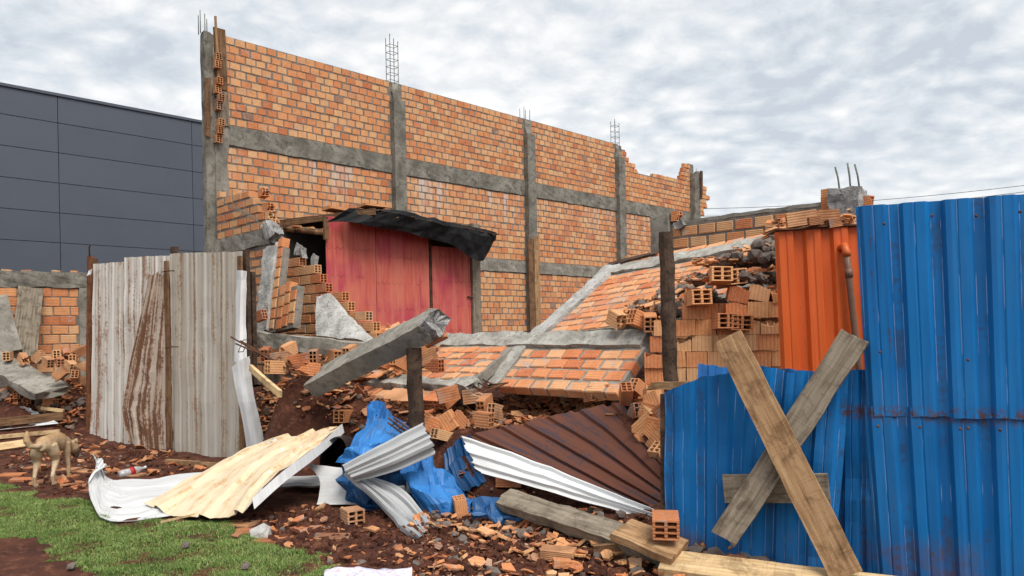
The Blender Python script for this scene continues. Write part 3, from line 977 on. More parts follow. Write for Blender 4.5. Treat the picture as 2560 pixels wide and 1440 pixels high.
bar('formwork_board', O + D1 * (-.37) + Zu * 5.30 + N1 * .05, O + D1 * (-.38) + Zu * 6.35 + N1 * .14, D1, 0.10, 0.03, M['wood_brown'], bw, nseg=6, rough=.01)
bar('stake', O + D1 * (-.16) + Zu * 6.2 + N1 * .1, O + D1 * (-.20) + Zu * 7.55 + N1 * .1, D1, 0.035, 0.035, M['wood_tan'], bw, nseg=4, rough=.004)
for q in range(11):
    if q in (3, 8):
        continue
    ctr = O + D1 * (-0.20 + 0.02 * (q % 3)) + N1 * (.10 + .02 * (q % 2)) + Zu * (5.27 + q * .152)
    brick_at('brick', ctr, -N1, Zu, -D1, (0.15 + .03 * (q % 3), 0.11, 0.13), 'brick_dusty', 'broken', bw, jit=.04)

# front wall stub that still stands at the corner
C0 = O + D1 * (-0.26) + N1 * 0.10
NF = V3(-.703, -.711, 0)             # its outer face looks to the street
def stub_uv(px, py):
    p = on_plane(px, py, C0, NF)
    return float(np.dot(p - C0, E)), float(p[2])
st = thing('broken_corner_wall', C0 + Zu * 1.0, 'broken stub of brick front wall with snapped rods beside the shed', 'wall')
edge = [stub_uv(*q) for q in [(545, 480), (600, 474), (622, 475), (636, 488), (655, 510), (665, 545), (690, 575), (700, 600)]]
eu, ez = [q[0] for q in edge], [q[1] for q in edge]
zb0 = stub_uv(560, 596)[1]
zb1 = stub_uv(560, 634)[1]
topz = lambda u: float(np.interp(u, eu, ez))
u1 = stub_uv(676, 560)[0]
sb = courses(0.05, u1, zb0 + .01, 6, 0.33, 0.150, gap=.030, inside=lambda u, v: v < topz(u) - .03)
sb2 = courses(0.05, u1 + .25, 1.0, zb1 - .01, 0.33, 0.150, gap=.03)
brickfield(st, C0, E, Zu, NF, sb + sb2, 'brick', 0.12, wob=.008)
mb = MB()
us_ = np.linspace(0.02, u1, 10)
for q in range(9):
    mb.add(*box_geo(C0 + E * us_[q] - NF * .13 + Zu * .8, E * (us_[q + 1] - us_[q]), NF * .128, Zu * (min(topz(us_[q]), topz(us_[q + 1])) - .09 - .8)))
mb.build('mortar_bed', M['mortar'], st)
bar('ring_beam', C0 + E * 0.0 + Zu * (zb0 + zb1) / 2 - NF * .05, C0 + E * (u1 + .22) + Zu * ((zb0 + zb1) / 2) - NF * .05, NF, 0.17, zb0 - zb1, M['concrete'], st, nseg=14, rough=.03, ragged1=.12, nh=4, seed=2.2)
for q in range(4):
    a = C0 + E * (u1 - .1 + .05 * q) + Zu * (zb0 - .02 - .03 * q) + NF * .02
    tube('rebar', [a, a - E * .35 + Zu * (.22 + .05 * q) + NF * (.05 + .06 * q), a - E * (.75 + .1 * q) + Zu * (.32 + .1 * q) + NF * (.1 + .08 * q)], 0.007, M['rebar'], st, 5)
for (a, b_) in ((u1 + .02, zb0 + .06), (u1 - .05, zb0 + .21), (u1 - .14, zb0 + .36), (u1 - .30, zb0 + .62)):
    brick_at('brick', C0 + E * a + Zu * b_ - NF * .05, E, Zu, NF, (.2, .12, .135), 'brick', 'broken', st, jit=.08)
bar('broken_concrete', C0 + E * (u1 - .02) + Zu * (zb0 + .06), C0 + E * (u1 + .30) + Zu * (zb1 + .02) + NF * .05, NF, .2, .17, M['concrete_rough'], st, nseg=6, rough=.07, ragged0=.08, ragged1=.1, nw=3, nh=3)


# ------------------------------------------------------------------ low brick wall on the far left
LW = V3(-10.05, 14.5, 0)
LU = unit((.85, .53, 0))
LN = V3(LU[1], -LU[0], 0)
lw = thing('low_brick_wall', LW + Zu * .8, 'low orange brick wall with wide concrete capping below the grey building', 'wall')
zc1 = on_plane(60, 678, LW, LN)[2]; zc0 = on_plane(60, 718, LW, LN)[2]
ue = float(np.dot(on_plane(196, 760, LW, LN) - LW, LU))
uend = float(np.dot(on_plane(226, 760, LW, LN) - LW, LU))
nb = round((zc0 - .9) / .19)
lb = courses(-3.0, ue, zc0 - .19 * nb, zc0 - .01, 0.30, .19, gap=.016)
brickfield(lw, LW, LU, Zu, LN, lb, 'brick', .12, limit=300, key=lambda q: -q[0] - q[1])
MB().add(*box_geo(LW - LU * 3 - LN * .14 + Zu * .6, LU * (ue + 3.02), LN * .138, Zu * (zc0 - .6))).build('mortar_bed', M['mortar'], lw)
bar('capping', LW - LU * 3 + Zu * (zc0 + zc1) / 2 - LN * .06, LW + LU * (uend) + Zu * (zc0 + zc1) / 2 - LN * .06, LN, .18, zc1 - zc0, M['concrete_dark'], lw, nseg=30, rough=.04, nh=4, nw=2, seed=3.3)
bar('column', LW + LU * (ue + uend) / 2 + Zu * .6 - LN * .06, LW + LU * (ue + uend) / 2 + Zu * (zc0) - LN * .06, LN, .17, uend - ue - .02, M['concrete'], lw, nseg=12, rough=.02, nh=3)
for q in range(7):
    brick_at('brick', LW + LU * (-1.2 + q * .42 + .1 * (q % 2)) + Zu * (zc1 + .0) - LN * .06, LU, Zu, LN, (.2, .12, .06), 'brick', 'broken', lw, jit=.12)


# ------------------------------------------------------------------ low brick wall behind the orange sheet
RO = V3(.335 * 10, 10.0, 0)
def rw(px, py):
    p = on_plane(px, py, RO, NF)
    return float(np.dot(p - RO, E)), float(p[2])
rwt = thing('side_brick_wall', RO + Zu * 1.0, 'grey-jointed low brick wall rising behind the leaning rubble slab', 'wall')
ua, ub = rw(1682, 560)[0], rw(2080, 500)[0]
ztop = rw(1870, 540)[1]
uc = rw(2190, 500)[0]
BHr = .168
nr = 14
rb = courses(ua, ub, ztop - BHr * nr, ztop, .285, BHr, gap=.03)
rb += courses(ub + .36, ub + 1.6, ztop - BHr * nr, ztop - BHr * 1.2, .285, BHr, gap=.03)
brickfield(rwt, RO, E, Zu, NF, rb, 'brick', .12, limit=300, key=lambda q: -q[1], jit=.006)
MB().add(*box_geo(RO + E * (ua - .03) - NF * .135 + Zu * .5, E * (ub + .2 - ua), NF * .131, Zu * (ztop + .02 - .5))).build('mortar_bed', M['mortar'], rwt)
bar('capping', RO + E * (ua) + Zu * (ztop + .035) - NF * .07, RO + E * (ub + .1) + Zu * (ztop + .035) - NF * .07, NF, .14, .05, M['concrete'], rwt, nseg=20, rough=.02)
c_ = rw(1654, 600)[0]
bar('column', RO + E * c_ + Zu * .8 - NF * .06, RO + E * c_ + Zu * (rw(1654, 535)[1]) - NF * .06, NF, .24, .30, M['concrete'], rwt, nseg=14, rough=.012, ragged1=.1, nw=3, nh=4, seed=5.5)
zt_ = rw(2110, 468)[1]
bar('column', RO + E * (ub + .18) + Zu * .8 - NF * .05, RO + E * (ub + .18) + Zu * zt_ - NF * .05, NF, .30, .36, M['concrete_rough'], rwt, nseg=26, rough=.05, ragged1=.06, nw=4, nh=4, seed=7.7)
for (px0, py0, px1, py1) in ((2097, 470, 2084, 416), (2124, 470, 2115, 406), (2147, 468, 2133, 409)):
    (a, za), (b_, zb_) = rw(px0, py0), rw(px1, py1)
    tube('rebar', [RO + E * a + Zu * (za - .1) - NF * .05, RO + E * lerp(a, b_, .45) + Zu * lerp(za, zb_, .5) - NF * .05, RO + E * b_ + Zu * zb_ - NF * .05], .011, M['rebar'], rwt, 6)
for (px0, py0) in ((2066, 487), (2066, 505), (2166, 505), (1688, 540)):
    a, za = rw(px0, py0)
    brick_at('brick', RO + E * a + Zu * za - NF * .05, E, Zu, NF, (.13, .13, .15), 'brick', 'broken', rwt, jit=.05)
bar('broken_concrete', RO + E * (rw(1690, 540)[0]) + Zu * (ztop - .03) + NF * .03, RO + E * (rw(1715, 540)[0]) + Zu * (ztop + .07) + NF * .03, NF, .1, .1, M['concrete_rough'], rwt, nseg=5, rough=.05, ragged0=.05, ragged1=.05)


# ------------------------------------------------------------------ red plywood shed
SO = O + N1 * 1.6
def sh(px, py, off=1.6):
    p = on_plane(px, py, O + N1 * off, N1)
    return float(np.dot(p - O, D1)), float(p[2])
shed = thing('plywood_shed', SO + D1 * 3 + Zu * 1.3, 'red stained plywood shed under a flat roof with black tarpaulin', 'shed')
zb = sh(1000, 845)[1]
tA, tB, tC, tD, tE_, tF = (sh(x, 700)[0] for x in (817, 941, 1050, 1074, 1081, 1176))
zt_l, zt_r = sh(817, 540)[1], sh(1050, 575)[1]
def panel(name, a, b, z0, z1, mat='red_plywood', off=0.0, th=.018, parent=shed):
    return MB().add(*box_geo(SO + D1 * a + N1 * off + Zu * z0, D1 * (b - a), -N1 * th, Zu * (z1 - z0))).build(name, M[mat], parent)
panel('plywood_panel', tA, tB - .008, zb - .3, zt_l)
panel('plywood_panel', tB, tC - .006, zb - .3, zt_l - .02, off=.006)
panel('plywood_panel', tC, tD - .01, zb - .3, zt_r, off=.002)
panel('shade_backing', tA - 1.2, tF + .4, zb - .4, zt_l - .15, 'shed_dark', off=-1.35)  # added dark panels stand in for the shade inside the shed
panel('shade_backing', tD - .05, tF + .05, zb - .3, sh(1180, 590)[1], 'shed_dark', off=-.06)
MB().add(*box_geo(SO + D1 * (tF + .25) + Zu * (zb - .3), D1 * .02, -N1 * 1.4, Zu * 2.2)).build('shade_backing', M['shed_dark'], shed)
dz = sh(1120, 618)[1]
door = panel('door', tE_, tF, zb - .3, dz, off=.004)
tube('latch', [SO + D1 * (tF - .12) + N1 * .03 + Zu * sh(1175, 742)[1], SO + D1 * (tF + .06) + N1 * .05 + Zu * (sh(1175, 742)[1] - .01)], .016, M['dark_wood'], door, 6)
pa, pb = sh(1176, 700)[0] + .02, sh(1197, 700)[0]
bar('post', SO + D1 * (pa + pb) / 2 + Zu * (zb - .4), SO + D1 * (pa + pb) / 2 + Zu * sh(1185, 560)[1], D1, pb - pa, .12, M['wood_grey'], shed, nseg=8, rough=.008)
bar('post', SO + D1 * (tA - .03) + N1 * .05 + Zu * sh(812, 600)[1], SO + D1 * (tA - .03) + N1 * .05 + Zu * sh(812, 543)[1], D1, .08, .06, M['wood_brown'], shed, nseg=4, rough=.005)
bar('door_post', SO + D1 * (tD + tE_) / 2 - N1 * .03 + Zu * (zb - .3), SO + D1 * (tD + tE_) / 2 - N1 * .03 + Zu * sh(1077, 580)[1], D1, .05, .05, M['dark_wood'], shed, nseg=4)
BLr = on_plane(684, 552, O + N1 * .05, N1)
FLr = on_plane(938, 520, O + N1 * 2.15, N1)
FRr = on_plane(1246, 586, O + N1 * 2.15, N1)
BRr = FRr - N1 * 2.05 + Zu * .05
roofn = unit(np.cross(FRr - FLr, BLr - FLr))
if roofn[2] < 0:
    roofn = -roofn
rf = sheet('roof_sheet', [[BLr, BRr], [FLr, FRr]], M['dark_wood'], shed, ribs=14, amp=.03, nv=6, thick=.02, crumple=.015, ragged=(0, .05))
bar('rafter', BLr - Zu * .07, FLr - Zu * .07, Zu, .11, .05, M['wood_brown'], shed, nseg=6, rough=.006)
bar('rafter', BLr - Zu * .05 + D1 * 1.6, FLr - Zu * .08 + D1 * .5, Zu, .1, .05, M['wood_brown'], shed, nseg=6, rough=.006)
bar('front_beam', FLr - Zu * .10 - N1 * .1, FRr - Zu * .08 - N1 * .1, Zu, .10, .06, M['wood_brown'], shed, nseg=8, rough=.006)
brick_at('roof_tile', lerp(BLr, FLr, .55) + roofn * .10 + D1 * .2, D1, roofn, N1, (.5, .3, .06), 'brick', 'solid', shed, k=2)
brick_at('roof_tile', lerp(BLr, FLr, .85) + roofn * .10 + D1 * .3, unit(D1 + .3 * N1), roofn, N1, (.45, .3, .05), 'brick', 'solid', shed, k=4)
# tarpaulin folded over the front edge
ct = lambda px, py, off: on_plane(px, py, O + N1 * off, N1)
lowpx = [(818, 556), (850, 553), (885, 556), (925, 566), (965, 573), (1005, 578), (1045, 590), (1085, 600), (1120, 610), (1150, 626), (1178, 645), (1200, 656), (1219, 640)]
nt_ = len(lowpx)
tts = [-.10 + 1.09 * i / (nt_ - 1) for i in range(nt_)]
fold = [.022 * math.sin(i * 2.4) + .014 * math.sin(i * 5.1) for i in range(nt_)]
g0 = [lerp(FLr, FRr, max(t, .0)) - N1 * .55 + roofn * (.07 + abs(fold[i]) * .6) for i, t in enumerate(tts)]
g1 = [lerp(FLr, FRr, t) - N1 * (.02 if t >= 0 else .35) + roofn * (.055 + .5 * fold[i]) + (Zu * -.06 if t < 0 else 0) for i, t in enumerate(tts)]
g3 = [ct(x, y, 2.06 if i > 1 else 1.80) + N1 * fold[i] for i, (x, y) in enumerate(lowpx)]
g2 = [lerp(a, c, .5) + N1 * (.025 + fold[i] * .8) for i, (a, c) in enumerate(zip(g1, g3))]
sheet('tarpaulin', [g0, g1, g2, g3], M['tarp'], shed, ribs=0, per=90, nv=30, thick=.005, crease=(22, 6, .012), crumple=.010, cfreq=3.0, seed=3.3, ragged=(0, .03))

# ------------------------------------------------------------------ collapsed front wall: folded over a ring beam
def place(px, py, dz=0.0):
    """point where the view through a pixel meets the terrain"""
    r = ray(px, py)
    d = np.arange(3.5, 30.0, .02)
    g = CAM_H + r[2] * d - tz(r[0] * d, d)
    hit = np.where(g <= 0)[0]
    dd = d[hit[0]] if len(hit) else 29.0
    p = CAMP + r * dd
    p[2] = float(tz(p[0], p[1])) + dz
    return p
def rest(px, py, d, dz=.07, tol=1.1):
    q = place(px, py, dz)
    return q if abs(q[1] - d) < tol else P(px, py, d)
Q0 = P(1350, 852, 8.7)
U1 = unit((.707, -.707, .0))
Vl = unit((.53, .57, .63))
Nl = unit(np.cross(U1, Vl))
if Nl[2] < 0: Nl = -Nl
U2 = unit((.69, -.71, .07))
V2 = unit((.577, .663, .48))
N2 = unit(np.cross(U2, V2))
if N2[2] < 0: N2 = -N2
V3l = unit((.55, .70, .43))
N3 = unit(np.cross(U1, V3l))
if N3[2] < 0: N3 = -N3
fw = thing('fallen_front_wall', Q0 - Zu * .9, 'collapsed brick front wall folded flat over its concrete ring beam', 'wall')
# lower panel right of the tie column
low = courses(-.10, 1.55, -.14 - .165 * 4, -.14, .252, .165, gap=.022)
sagf = lambda N: (lambda u, v, c: c + N * (.014 * max(0, mnoise.noise((u * 1.1, v * 1.4, 5))) + .005 * BR.random()))
brickfield(fw, Q0, U1, Vl, Nl, low, 'brick_fallen', .10, limit=80, proud=.006, jit=.016, wob=.008, pos_fn=sagf(Nl))
MB().add(*box_geo(Q0 + U1 * (-.12) - Vl * .79 - Nl * .11, U1 * 1.66, Vl * .68, Nl * .108)).build('mortar_bed', M['concrete'], fw)
bar('ring_beam', Q0 - U1 * 2.75 - Nl * .03, Q0 + U1 * 1.5 - Nl * .03, Vl, .24, .15, M['concrete_light'], fw, nseg=34, rough=.03, nw=4, nh=3, seed=1.7)
bar('tie_column', Q0 - U1 * .22 - Vl * .12 - Nl * .035, Q0 - U1 * .22 - Vl * .80 - Nl * .035, U1, .20, .13, M['concrete_light'], fw, nseg=12, rough=.03, ragged1=.08, nw=4, nh=3, seed=2.7)
# upper leaning panel
Q2 = Q0 + V2 * .14
clip = lambda u, v: (Q2 + U2 * u + V2 * v)[1] > 7.55
up = courses(.02, 3.2, 0.02, 1.60, .252, .158, gap=.019, inside=clip)
up += courses(.5, 3.2, 1.95, 2.11, .252, .158, gap=.019)
brickfield(fw, Q2, U2, V2, N2, up, 'brick_fallen', .10, limit=200, proud=.006, jit=.012, wob=.008, pos_fn=sagf(N2), key=lambda q: q[1] * .3 - q[0])
mb = MB()
for q in range(16):
    wq = min(3.2, max(.2, (Q2[1] + V2[1] * q * .101 - 7.5) / .71))
    mb.add(*box_geo(Q2 + V2 * q * .101 - N2 * .11, U2 * wq, V2 * .1008, N2 * .108))
mb.build('mortar_bed', M['concrete'], fw)
bar('ring_beam', Q2 - U2 * .2 + V2 * 1.78 - N2 * .04, Q2 + U2 * 3.2 + V2 * 1.78 - N2 * .04, V2, .28, .14, M['concrete_light'], fw, nseg=24, rough=.035, nw=4, nh=3, seed=4.7)
bar('tie_column', Q2 - U2 * .13 - V2 * .05 - N2 * .03, Q2 - U2 * .13 + V2 * 1.92 - N2 * .03, U2, .25, .15, M['concrete_pale'], fw, nseg=20, rough=.035, ragged1=.08, nw=4, nh=3, seed=5.7)
bar('board', Q2 - U2 * .25 + V2 * 1.95 + N2 * .03, Q2 + U2 * .55 + V2 * 2.0 + N2 * .05, V2, .09, .03, M['dark_wood'], fw, nseg=4, rough=.01)
# lower panel left of the tie column, flatter
lf = courses(-2.65, -.36, -.15 - .165 * 5, -.15, .252, .165, gap=.022)
brickfield(fw, Q0, U1, V3l, N3, lf, 'brick_fallen', .10, limit=80, proud=.006, jit=.03, wob=.01, pos_fn=sagf(N3))
MB().add(*box_geo(Q0 - U1 * 2.66 - V3l * .98 - N3 * .11, U1 * 2.33, V3l * .86, N3 * .108)).build('mortar_bed', M['concrete'], fw)
bar('ring_beam', Q0 - U1 * 2.9 - V3l * 1.08 - N3 * .05, Q0 - U1 * .25 - V3l * 1.02 - N3 * .05, V3l, .20, .13, M['concrete_light'], fw, nseg=26, rough=.06, ragged1=.1, nw=4, nh=3, seed=6.7)
for i in range(12):
    u = -2.75 + i * .205
    sag = .05 * math.sin(i / 11 * math.pi)
    brick_at('brick', Q0 + U1 * u - V3l * (1.30 + BR.uniform(-.02, .03)) - N3 * (.05 + sag), V3l, U1, N3, (.24, .11, .19), 'brick_fallen', 'hollow', fw, jit=.05)
for i in range(5):
    p = Q0 - U1 * (.3 + .02 * i) - V3l * (.85 + .07 * i) - N3 * .05
    tube('rebar', [p, p + U1 * .25 - V3l * .1, p + U1 * .45 + V3l * (.05 * i - .05)], .009, M['rust'], fw, 5)

# brick courses of the front wall still standing in steps before the shed
SWp = C0 + NF * .02
def sw(px, py):
    p = on_plane(px, py, SWp, NF)
    return float(np.dot(p - SWp, E)), float(p[2])
sp = [(722, 636), (745, 640), (762, 640), (764, 664), (792, 664), (794, 686), (806, 688), (808, 712), (824, 716), (826, 734), (856, 736), (860, 756), (873, 758), (880, 778), (910, 780), (914, 802), (926, 804), (932, 822), (942, 826)]
se = [sw(*q) for q in sp]
ss = thing('stepped_wall_remnant', SWp + E * 2.6 + Zu * 1.0, 'stair-stepped brick wall remnant at the open shed end', 'wall')
zt2 = lambda u: float(np.interp(u, [q[0] for q in se], [q[1] for q in se]))
sbk = []
for (u, v, w, h) in courses(se[0][0] - .1, se[-1][0], 1.05, 4.0, .30, .150, gap=.022):
    if v + h < zt2(u + w / 2) + .03:
        nxt = v + h > zt2(u + w * 1.6) - .14
        sbk.append((u, v, w, h, 'hollow' if nxt else 'solid'))
brickfield(ss, SWp, E, Zu, NF, sbk, 'brick', .12, limit=300)
mb = MB()
un = np.linspace(se[0][0] - .1, se[-1][0], 16)
for q in range(15):
    h_ = min(zt2(un[q]), zt2(un[q + 1])) - .2
    if h_ > 1.05:
        mb.add(*box_geo(SWp + E * un[q] - NF * .125 + Zu * .9, E * (un[q + 1] - un[q]), NF * .12, Zu * (h_ - .9)))
mb.build('mortar_bed', M['mortar'], ss)
for (px, py) in ((738, 628), (752, 636), (780, 656)):
    u, z = sw(px, py)
    p = SWp + E * u + Zu * z - NF * .05
    bar('mortar_lump', p - Zu * .06, p + Zu * .14, E, .07, .07, M['concrete_rough'], ss, nseg=5, rough=.04, ragged1=.04)

# tilted concrete column with a strip of bricks
cp0, cp1 = P(664, 838, 11.1), P(690, 612, 11.4)
ax = unit(cp1 - cp0)
sdx = unit(E - ax * np.dot(E, ax))
nfx = unit(np.cross(ax, sdx))
if nfx[1] > 0: nfx = -nfx
tc = thing('tilted_wall_chunk', cp0, 'pale concrete column chunk leaning with brick strips beside the rusty fence', 'rubble chunk')
bar('column', cp0, cp1, sdx, .36, .2, M['concrete_pale'], tc, nseg=22, rough=.03, ragged0=.05, ragged1=.10, nw=5, nh=3, seed=1.1)
Lc = np.linalg.norm(cp1 - cp0)
cb = []
for q in range(9):
    cb.append((.20, .02 + q * .158 + .03, .13 if q % 9 else .12, .145))
for c in range(3):
    for q in range([4, 4, 3][c]):
        cb.append((.40 + c * .17 + BR.uniform(-.005, .005), .02 + q * .17 + .02 * c, .145, .158))
brickfield(tc, cp0 + nfx * .06, sdx, ax, nfx, cb, 'brick', .12, jit=.02)
MB().add(*box_geo(cp0 + sdx * .18 - nfx * .06, sdx * .16, ax * (Lc * .92), nfx * .11)).build('mortar_bed', M['mortar'], tc)
MB().add(*box_geo(cp0 + sdx * .36 - nfx * .06, sdx * .53, ax * .62, nfx * .11)).build('mortar_bed', M['mortar'], tc)
brick_at('brick', P(651, 790, 10.8), unit((.6, -.5, .5)), Zu, unit((-.4, -.9, 0)), (.2, .1, .14), 'brick', 'hollow', tc, jit=.1)
# plaster slab
g_ = [[P(792, 742, 10.85), P(830, 742, 10.75), P(868, 788, 10.5)], [P(790, 795, 10.65), P(850, 800, 10.4), P(905, 822, 10.2)], [P(792, 840, 10.45), P(865, 850, 10.1), P(945, 858, 9.8)]]
ps = sheet('plaster_slab', g_, M['concrete_pale'], None, ribs=0, per=16, nv=14, thick=.07, crumple=.03, cfreq=3, ragged=(.05, .05), seed=2)
ps['kind'] = 'thing'; tag(ps, 'pale grey plaster slab fallen against the stepped bricks', 'slab')
lb_ = bar('fallen_beam', P(630, 846, 10.4), P(945, 880, 9.5), Zu, .20, .2, M['concrete'], None, nseg=18, rough=.03, ragged0=.1, ragged1=.15, nw=3, nh=3, seed=3.9)
tag(lb_, 'grey concrete beam lying level below the plaster slab', 'beam')

# ------------------------------------------------------------------ tilted concrete beam, its rods, and the post that props it
b0, b1 = P(790, 958, 8.3), P(1090, 806, 7.0)
tb = thing('tilted_beam', b0 - Zu * .3, 'long concrete beam tilted up over a dark wooden post', 'beam')
bar('beam_body', b0, b1, unit(V3(.35, 1, .75)), .30, .20, M['concrete'], tb, nseg=26, rough=.014, ragged0=.03, ragged1=.14, nw=5, nh=5, seed=9.1)
bar('broken_end', lerp(b0, b1, .93), b1 + unit(b1 - b0) * .07, unit(V3(.35, 1, .75)), .27, .18, M['concrete_rough'], tb, nseg=6, rough=.05, ragged1=.12, nw=5, nh=5, seed=3.1)
for i in range(4):
    a = lerp(b0, b1, .05) + Zu * (.05 if i % 2 else -.05) + V3(0, .07 if i > 1 else -.07, 0)
    t_ = P(577 + 12 * i, 842 + (12 if i % 2 else 0) + 5 * i, 8.6 + .1 * i)
    tube('rebar', [a, lerp(a, t_, .5) + V3(0, 0, -.015), t_], .0095, M['rust'], tb, 6)
for k in range(6):
    c = lerp(b0, P(595, 858, 8.75), .18 + k * .15)
    e1, e2 = V3(0, .08, 0), V3(.03, 0, .07)
    loop = [c - e1 - e2, c + e1 - e2, c + e1 + e2, c - e1 + e2, c - e1 - e2]
    m = MB()
    for a, b_ in zip(loop[:-1], loop[1:]):
        m.add(*tube_geo([a, b_], .005, 4))
    m.build('stirrup', M['rust'], tb)
def log(name, p0, p1, r, mat, label, cat='post', group=None, seed=1.0, seg=14, n=14):
    mb = MB()
    p0, p1 = np.asarray(p0, float), np.asarray(p1, float)
    pts = [lerp(p0, p1, i / n) + V3(.012 * mnoise.noise((i * .5, seed, 0)), .012 * mnoise.noise((seed, i * .5, 3)), 0) for i in range(n + 1)]
    vs, fs, suv = tube_geo(pts, [r * (1 + .10 * mnoise.noise((i * .7, seed * 2, 1))) for i in range(n + 1)], seg)
    out = []
    for i, v in enumerate(vs):
        c = pts[i // seg]
        d = v - c
        out.append(c + d * (1 + .10 * mnoise.noise(((i % seg) * 1.3, (i // seg) * .12, seed))))
    mb.add(out, fs, suv)
    return tag(mb.build(name, M[mat], None), label, cat, group)
q = P(1035, 870, 7.15); q2 = P(1045, 1090, 7.1); 
log('wooden_post', V3(q2[0], q2[1], float(tz(q2[0], q2[1])) - .2), q, .075, 'dark_wood', 'short dark wooden post under the tilted concrete beam', seed=3)
q = P(1664, 580, 6.25)
log('wooden_post', V3(q[0] + .03, q[1], .2), q, .062, 'dark_wood', 'tall weathered wooden post before the stacked bricks', seed=5, n=22)
bd = brick_at('roof_tile', P(1090, 850, 7.05), unit((1, -.2, .5)), unit((-.4, .2, .9)), unit((0, -1, .2)), (.22, .1, .05), 'brick_dusty', 'solid', None, k=1)
tag(bd, 'flat reddish brick piece wedged on the post under the beam', 'brick')

# ------------------------------------------------------------------ brick stack
stackN = unit(V3(-.15, -1, 0))
stackU = unit(V3(1, -.15, 0))
S0 = P(1602, 960, 7.05)
n_st = 0
LBL_ST = 'hollow brick in the hidden rear layer of the tall brick stack'
ORD = ['first', 'second', 'third', 'fourth', 'fifth', 'sixth', 'seventh', 'eighth', 'ninth', 'tenth', 'eleventh', 'twelfth']
for row in range(10):
    z = .62 + row * .152
    y_px = 822 - (z - 1.6) * 1850 / 7.6
    start = [0, 0, 0, 0, .02, .05, .12, .36, .44, .72][row]
    end = [1.5, 1.5, 1.5, 1.5, 1.5, 1.5, 1.5, 1.45, 1.4, 1.0][row]
    for lay in range(2 if row > 5 else 1):
        x = start + (.05 if (row + lay) % 2 else 0) + BR.uniform(-.02, .02)
        ix = 0
        while x < end:
            w = .195
            if row < 7 or BR.random() > (.12 if row < 9 else .35):
                c = V3(S0[0], S0[1], 0) + stackU * (x + w / 2) + stackN * (-.06 - .125 * lay + BR.uniform(-.025, .025)) + Zu * (z + .076)
                kind = 'broken' if (row >= 8 or BR.random() < .22) else 'hollow'
                tilt = .02 if row < 8 else .14
                o = brick_at('hollow_brick', c, Zu, stackU, stackN, (.148, .11, w - .006), 'brick_stack', kind, None, jit=tilt)
                tag(o, LBL_ST if lay else '%s brick from the left in the %s course from the top of the stack' % (ORD[ix], ORD[9 - row]), 'brick', 'stacked hollow bricks')
                ix += 1
                n_st += 1
            x += w
for (px, py, d, rz) in ((1812, 803, 6.9, .1), (1848, 806, 6.9, -.1), (1745, 745, 6.95, .3), (1800, 690, 6.95, -.2), (1832, 690, 7.0, .2)):
    c = P(px, py, d)
    o = brick_at('hollow_brick', c, unit(V3(.1 + rz, -1, .1)), Zu, unit(V3(-1, rz, 0)), (.2, .2, .14), 'brick_stack', 'hollow', None, jit=.08)
    tag(o, 'end-on brick', 'brick', 'bricks turned end-on in the stack')

# ------------------------------------------------------------------ orange sheet
OD = 6.15
os_ = thing('orange_sheet', P(2050, 960, OD), 'orange ribbed metal sheet standing behind the blue fence', 'metal sheet')
sheet('ribbed_sheet', [[P(1938, 580, OD), P(2150, 566, OD - .1)], [P(1958, 1010, OD), P(2175, 1010, OD - .1)]], M['orange_paint'], os_, ribs=3.1, amp=.035, nv=8, thick=.005, phase=.35, crumple=.004)
bar('top_flashing', P(1930, 580, OD + .12), P(2150, 565, OD + .05), V3(0, 1, 0), .34, .012, M['rust'], os_, nseg=8, rough=.015)
pp = [P(2098, 622, OD - .05), P(2112, 615, OD - .12), P(2116, 630, OD - .14), P(2122, 690, OD - .14), P(2133, 790, OD - .14), P(2146, 905, OD - .14), P(2152, 1000, OD - .14)]
pipe = tube('drain_pipe', pp[2:], .026, M['pvc_brown'], None, 10)
tag(pipe, 'thin brown plastic pipe running down the orange sheet', 'pipe')
tube('elbow', pp[:3] + [P(2117, 640, OD - .14)], .032, M['pvc_orange'], pipe, 10)
tube('socket', [P(2121, 672, OD - .14), P(2123, 694, OD - .14)], .031, M['pvc_brown'], pipe, 10)
for (px, py, d, a, k) in ((2003, 548, 6.25, .05, 0), (2060, 545, 6.2, -.1, 0), (2040, 552, 6.05, .2, 1), (2085, 558, 6.1, .6, 1), (2105, 556, 6.15, -.4, 1)):
    o = brick_at('hollow_brick', P(px, py, d), unit(V3(1, -.35 + a, .05)), Zu, unit(V3(-.3, -1, 0)), (.24 if not k else .12, .1, .12 if not k else .07), 'brick_dusty', 'broken' if k else 'hollow', None, jit=.06)
    tag(o, 'dusty brown brick lying on top of the orange sheet', 'brick', 'bricks on top of the orange sheet')

# ------------------------------------------------------------------ blue corrugated fence
FB = V3(2.23, 4.86, 0) * .955
FD = unit(V3(.875, -.485, 0))
FN = unit(V3(-.485, -.875, 0))
def fp(px, py, off=0.0):
    return on_plane(px, py, FB + FN * off, FN)
bf = thing('blue_fence', FB, 'tall scratched blue corrugated metal fence of overlapping sheets', 'fence')
TL, TR, BL_, BRr_ = fp(2138, 516), fp(2900, 457), fp(2168, 1040), fp(2900, 1060)
sheet('corrugated_sheet', [[TL, TR], [BL_, BRr_]], M['blue_paint'], bf, ribs=6.6, amp=.032, nv=16, thick=.004, crumple=.006, cfreq=1.5, ragged=(0, .016), phase=.3, seed=2)
sheet('corrugated_sheet', [[fp(2160, 1015, -.008), fp(2900, 1035, -.008)], [fp(2196, 1500, -.008), fp(2900, 1620, -.008)]], M['blue_paint'], bf, ribs=6.6, amp=.032, nv=14, thick=.004, crumple=.006, cfreq=1.6, phase=.3, seed=5)
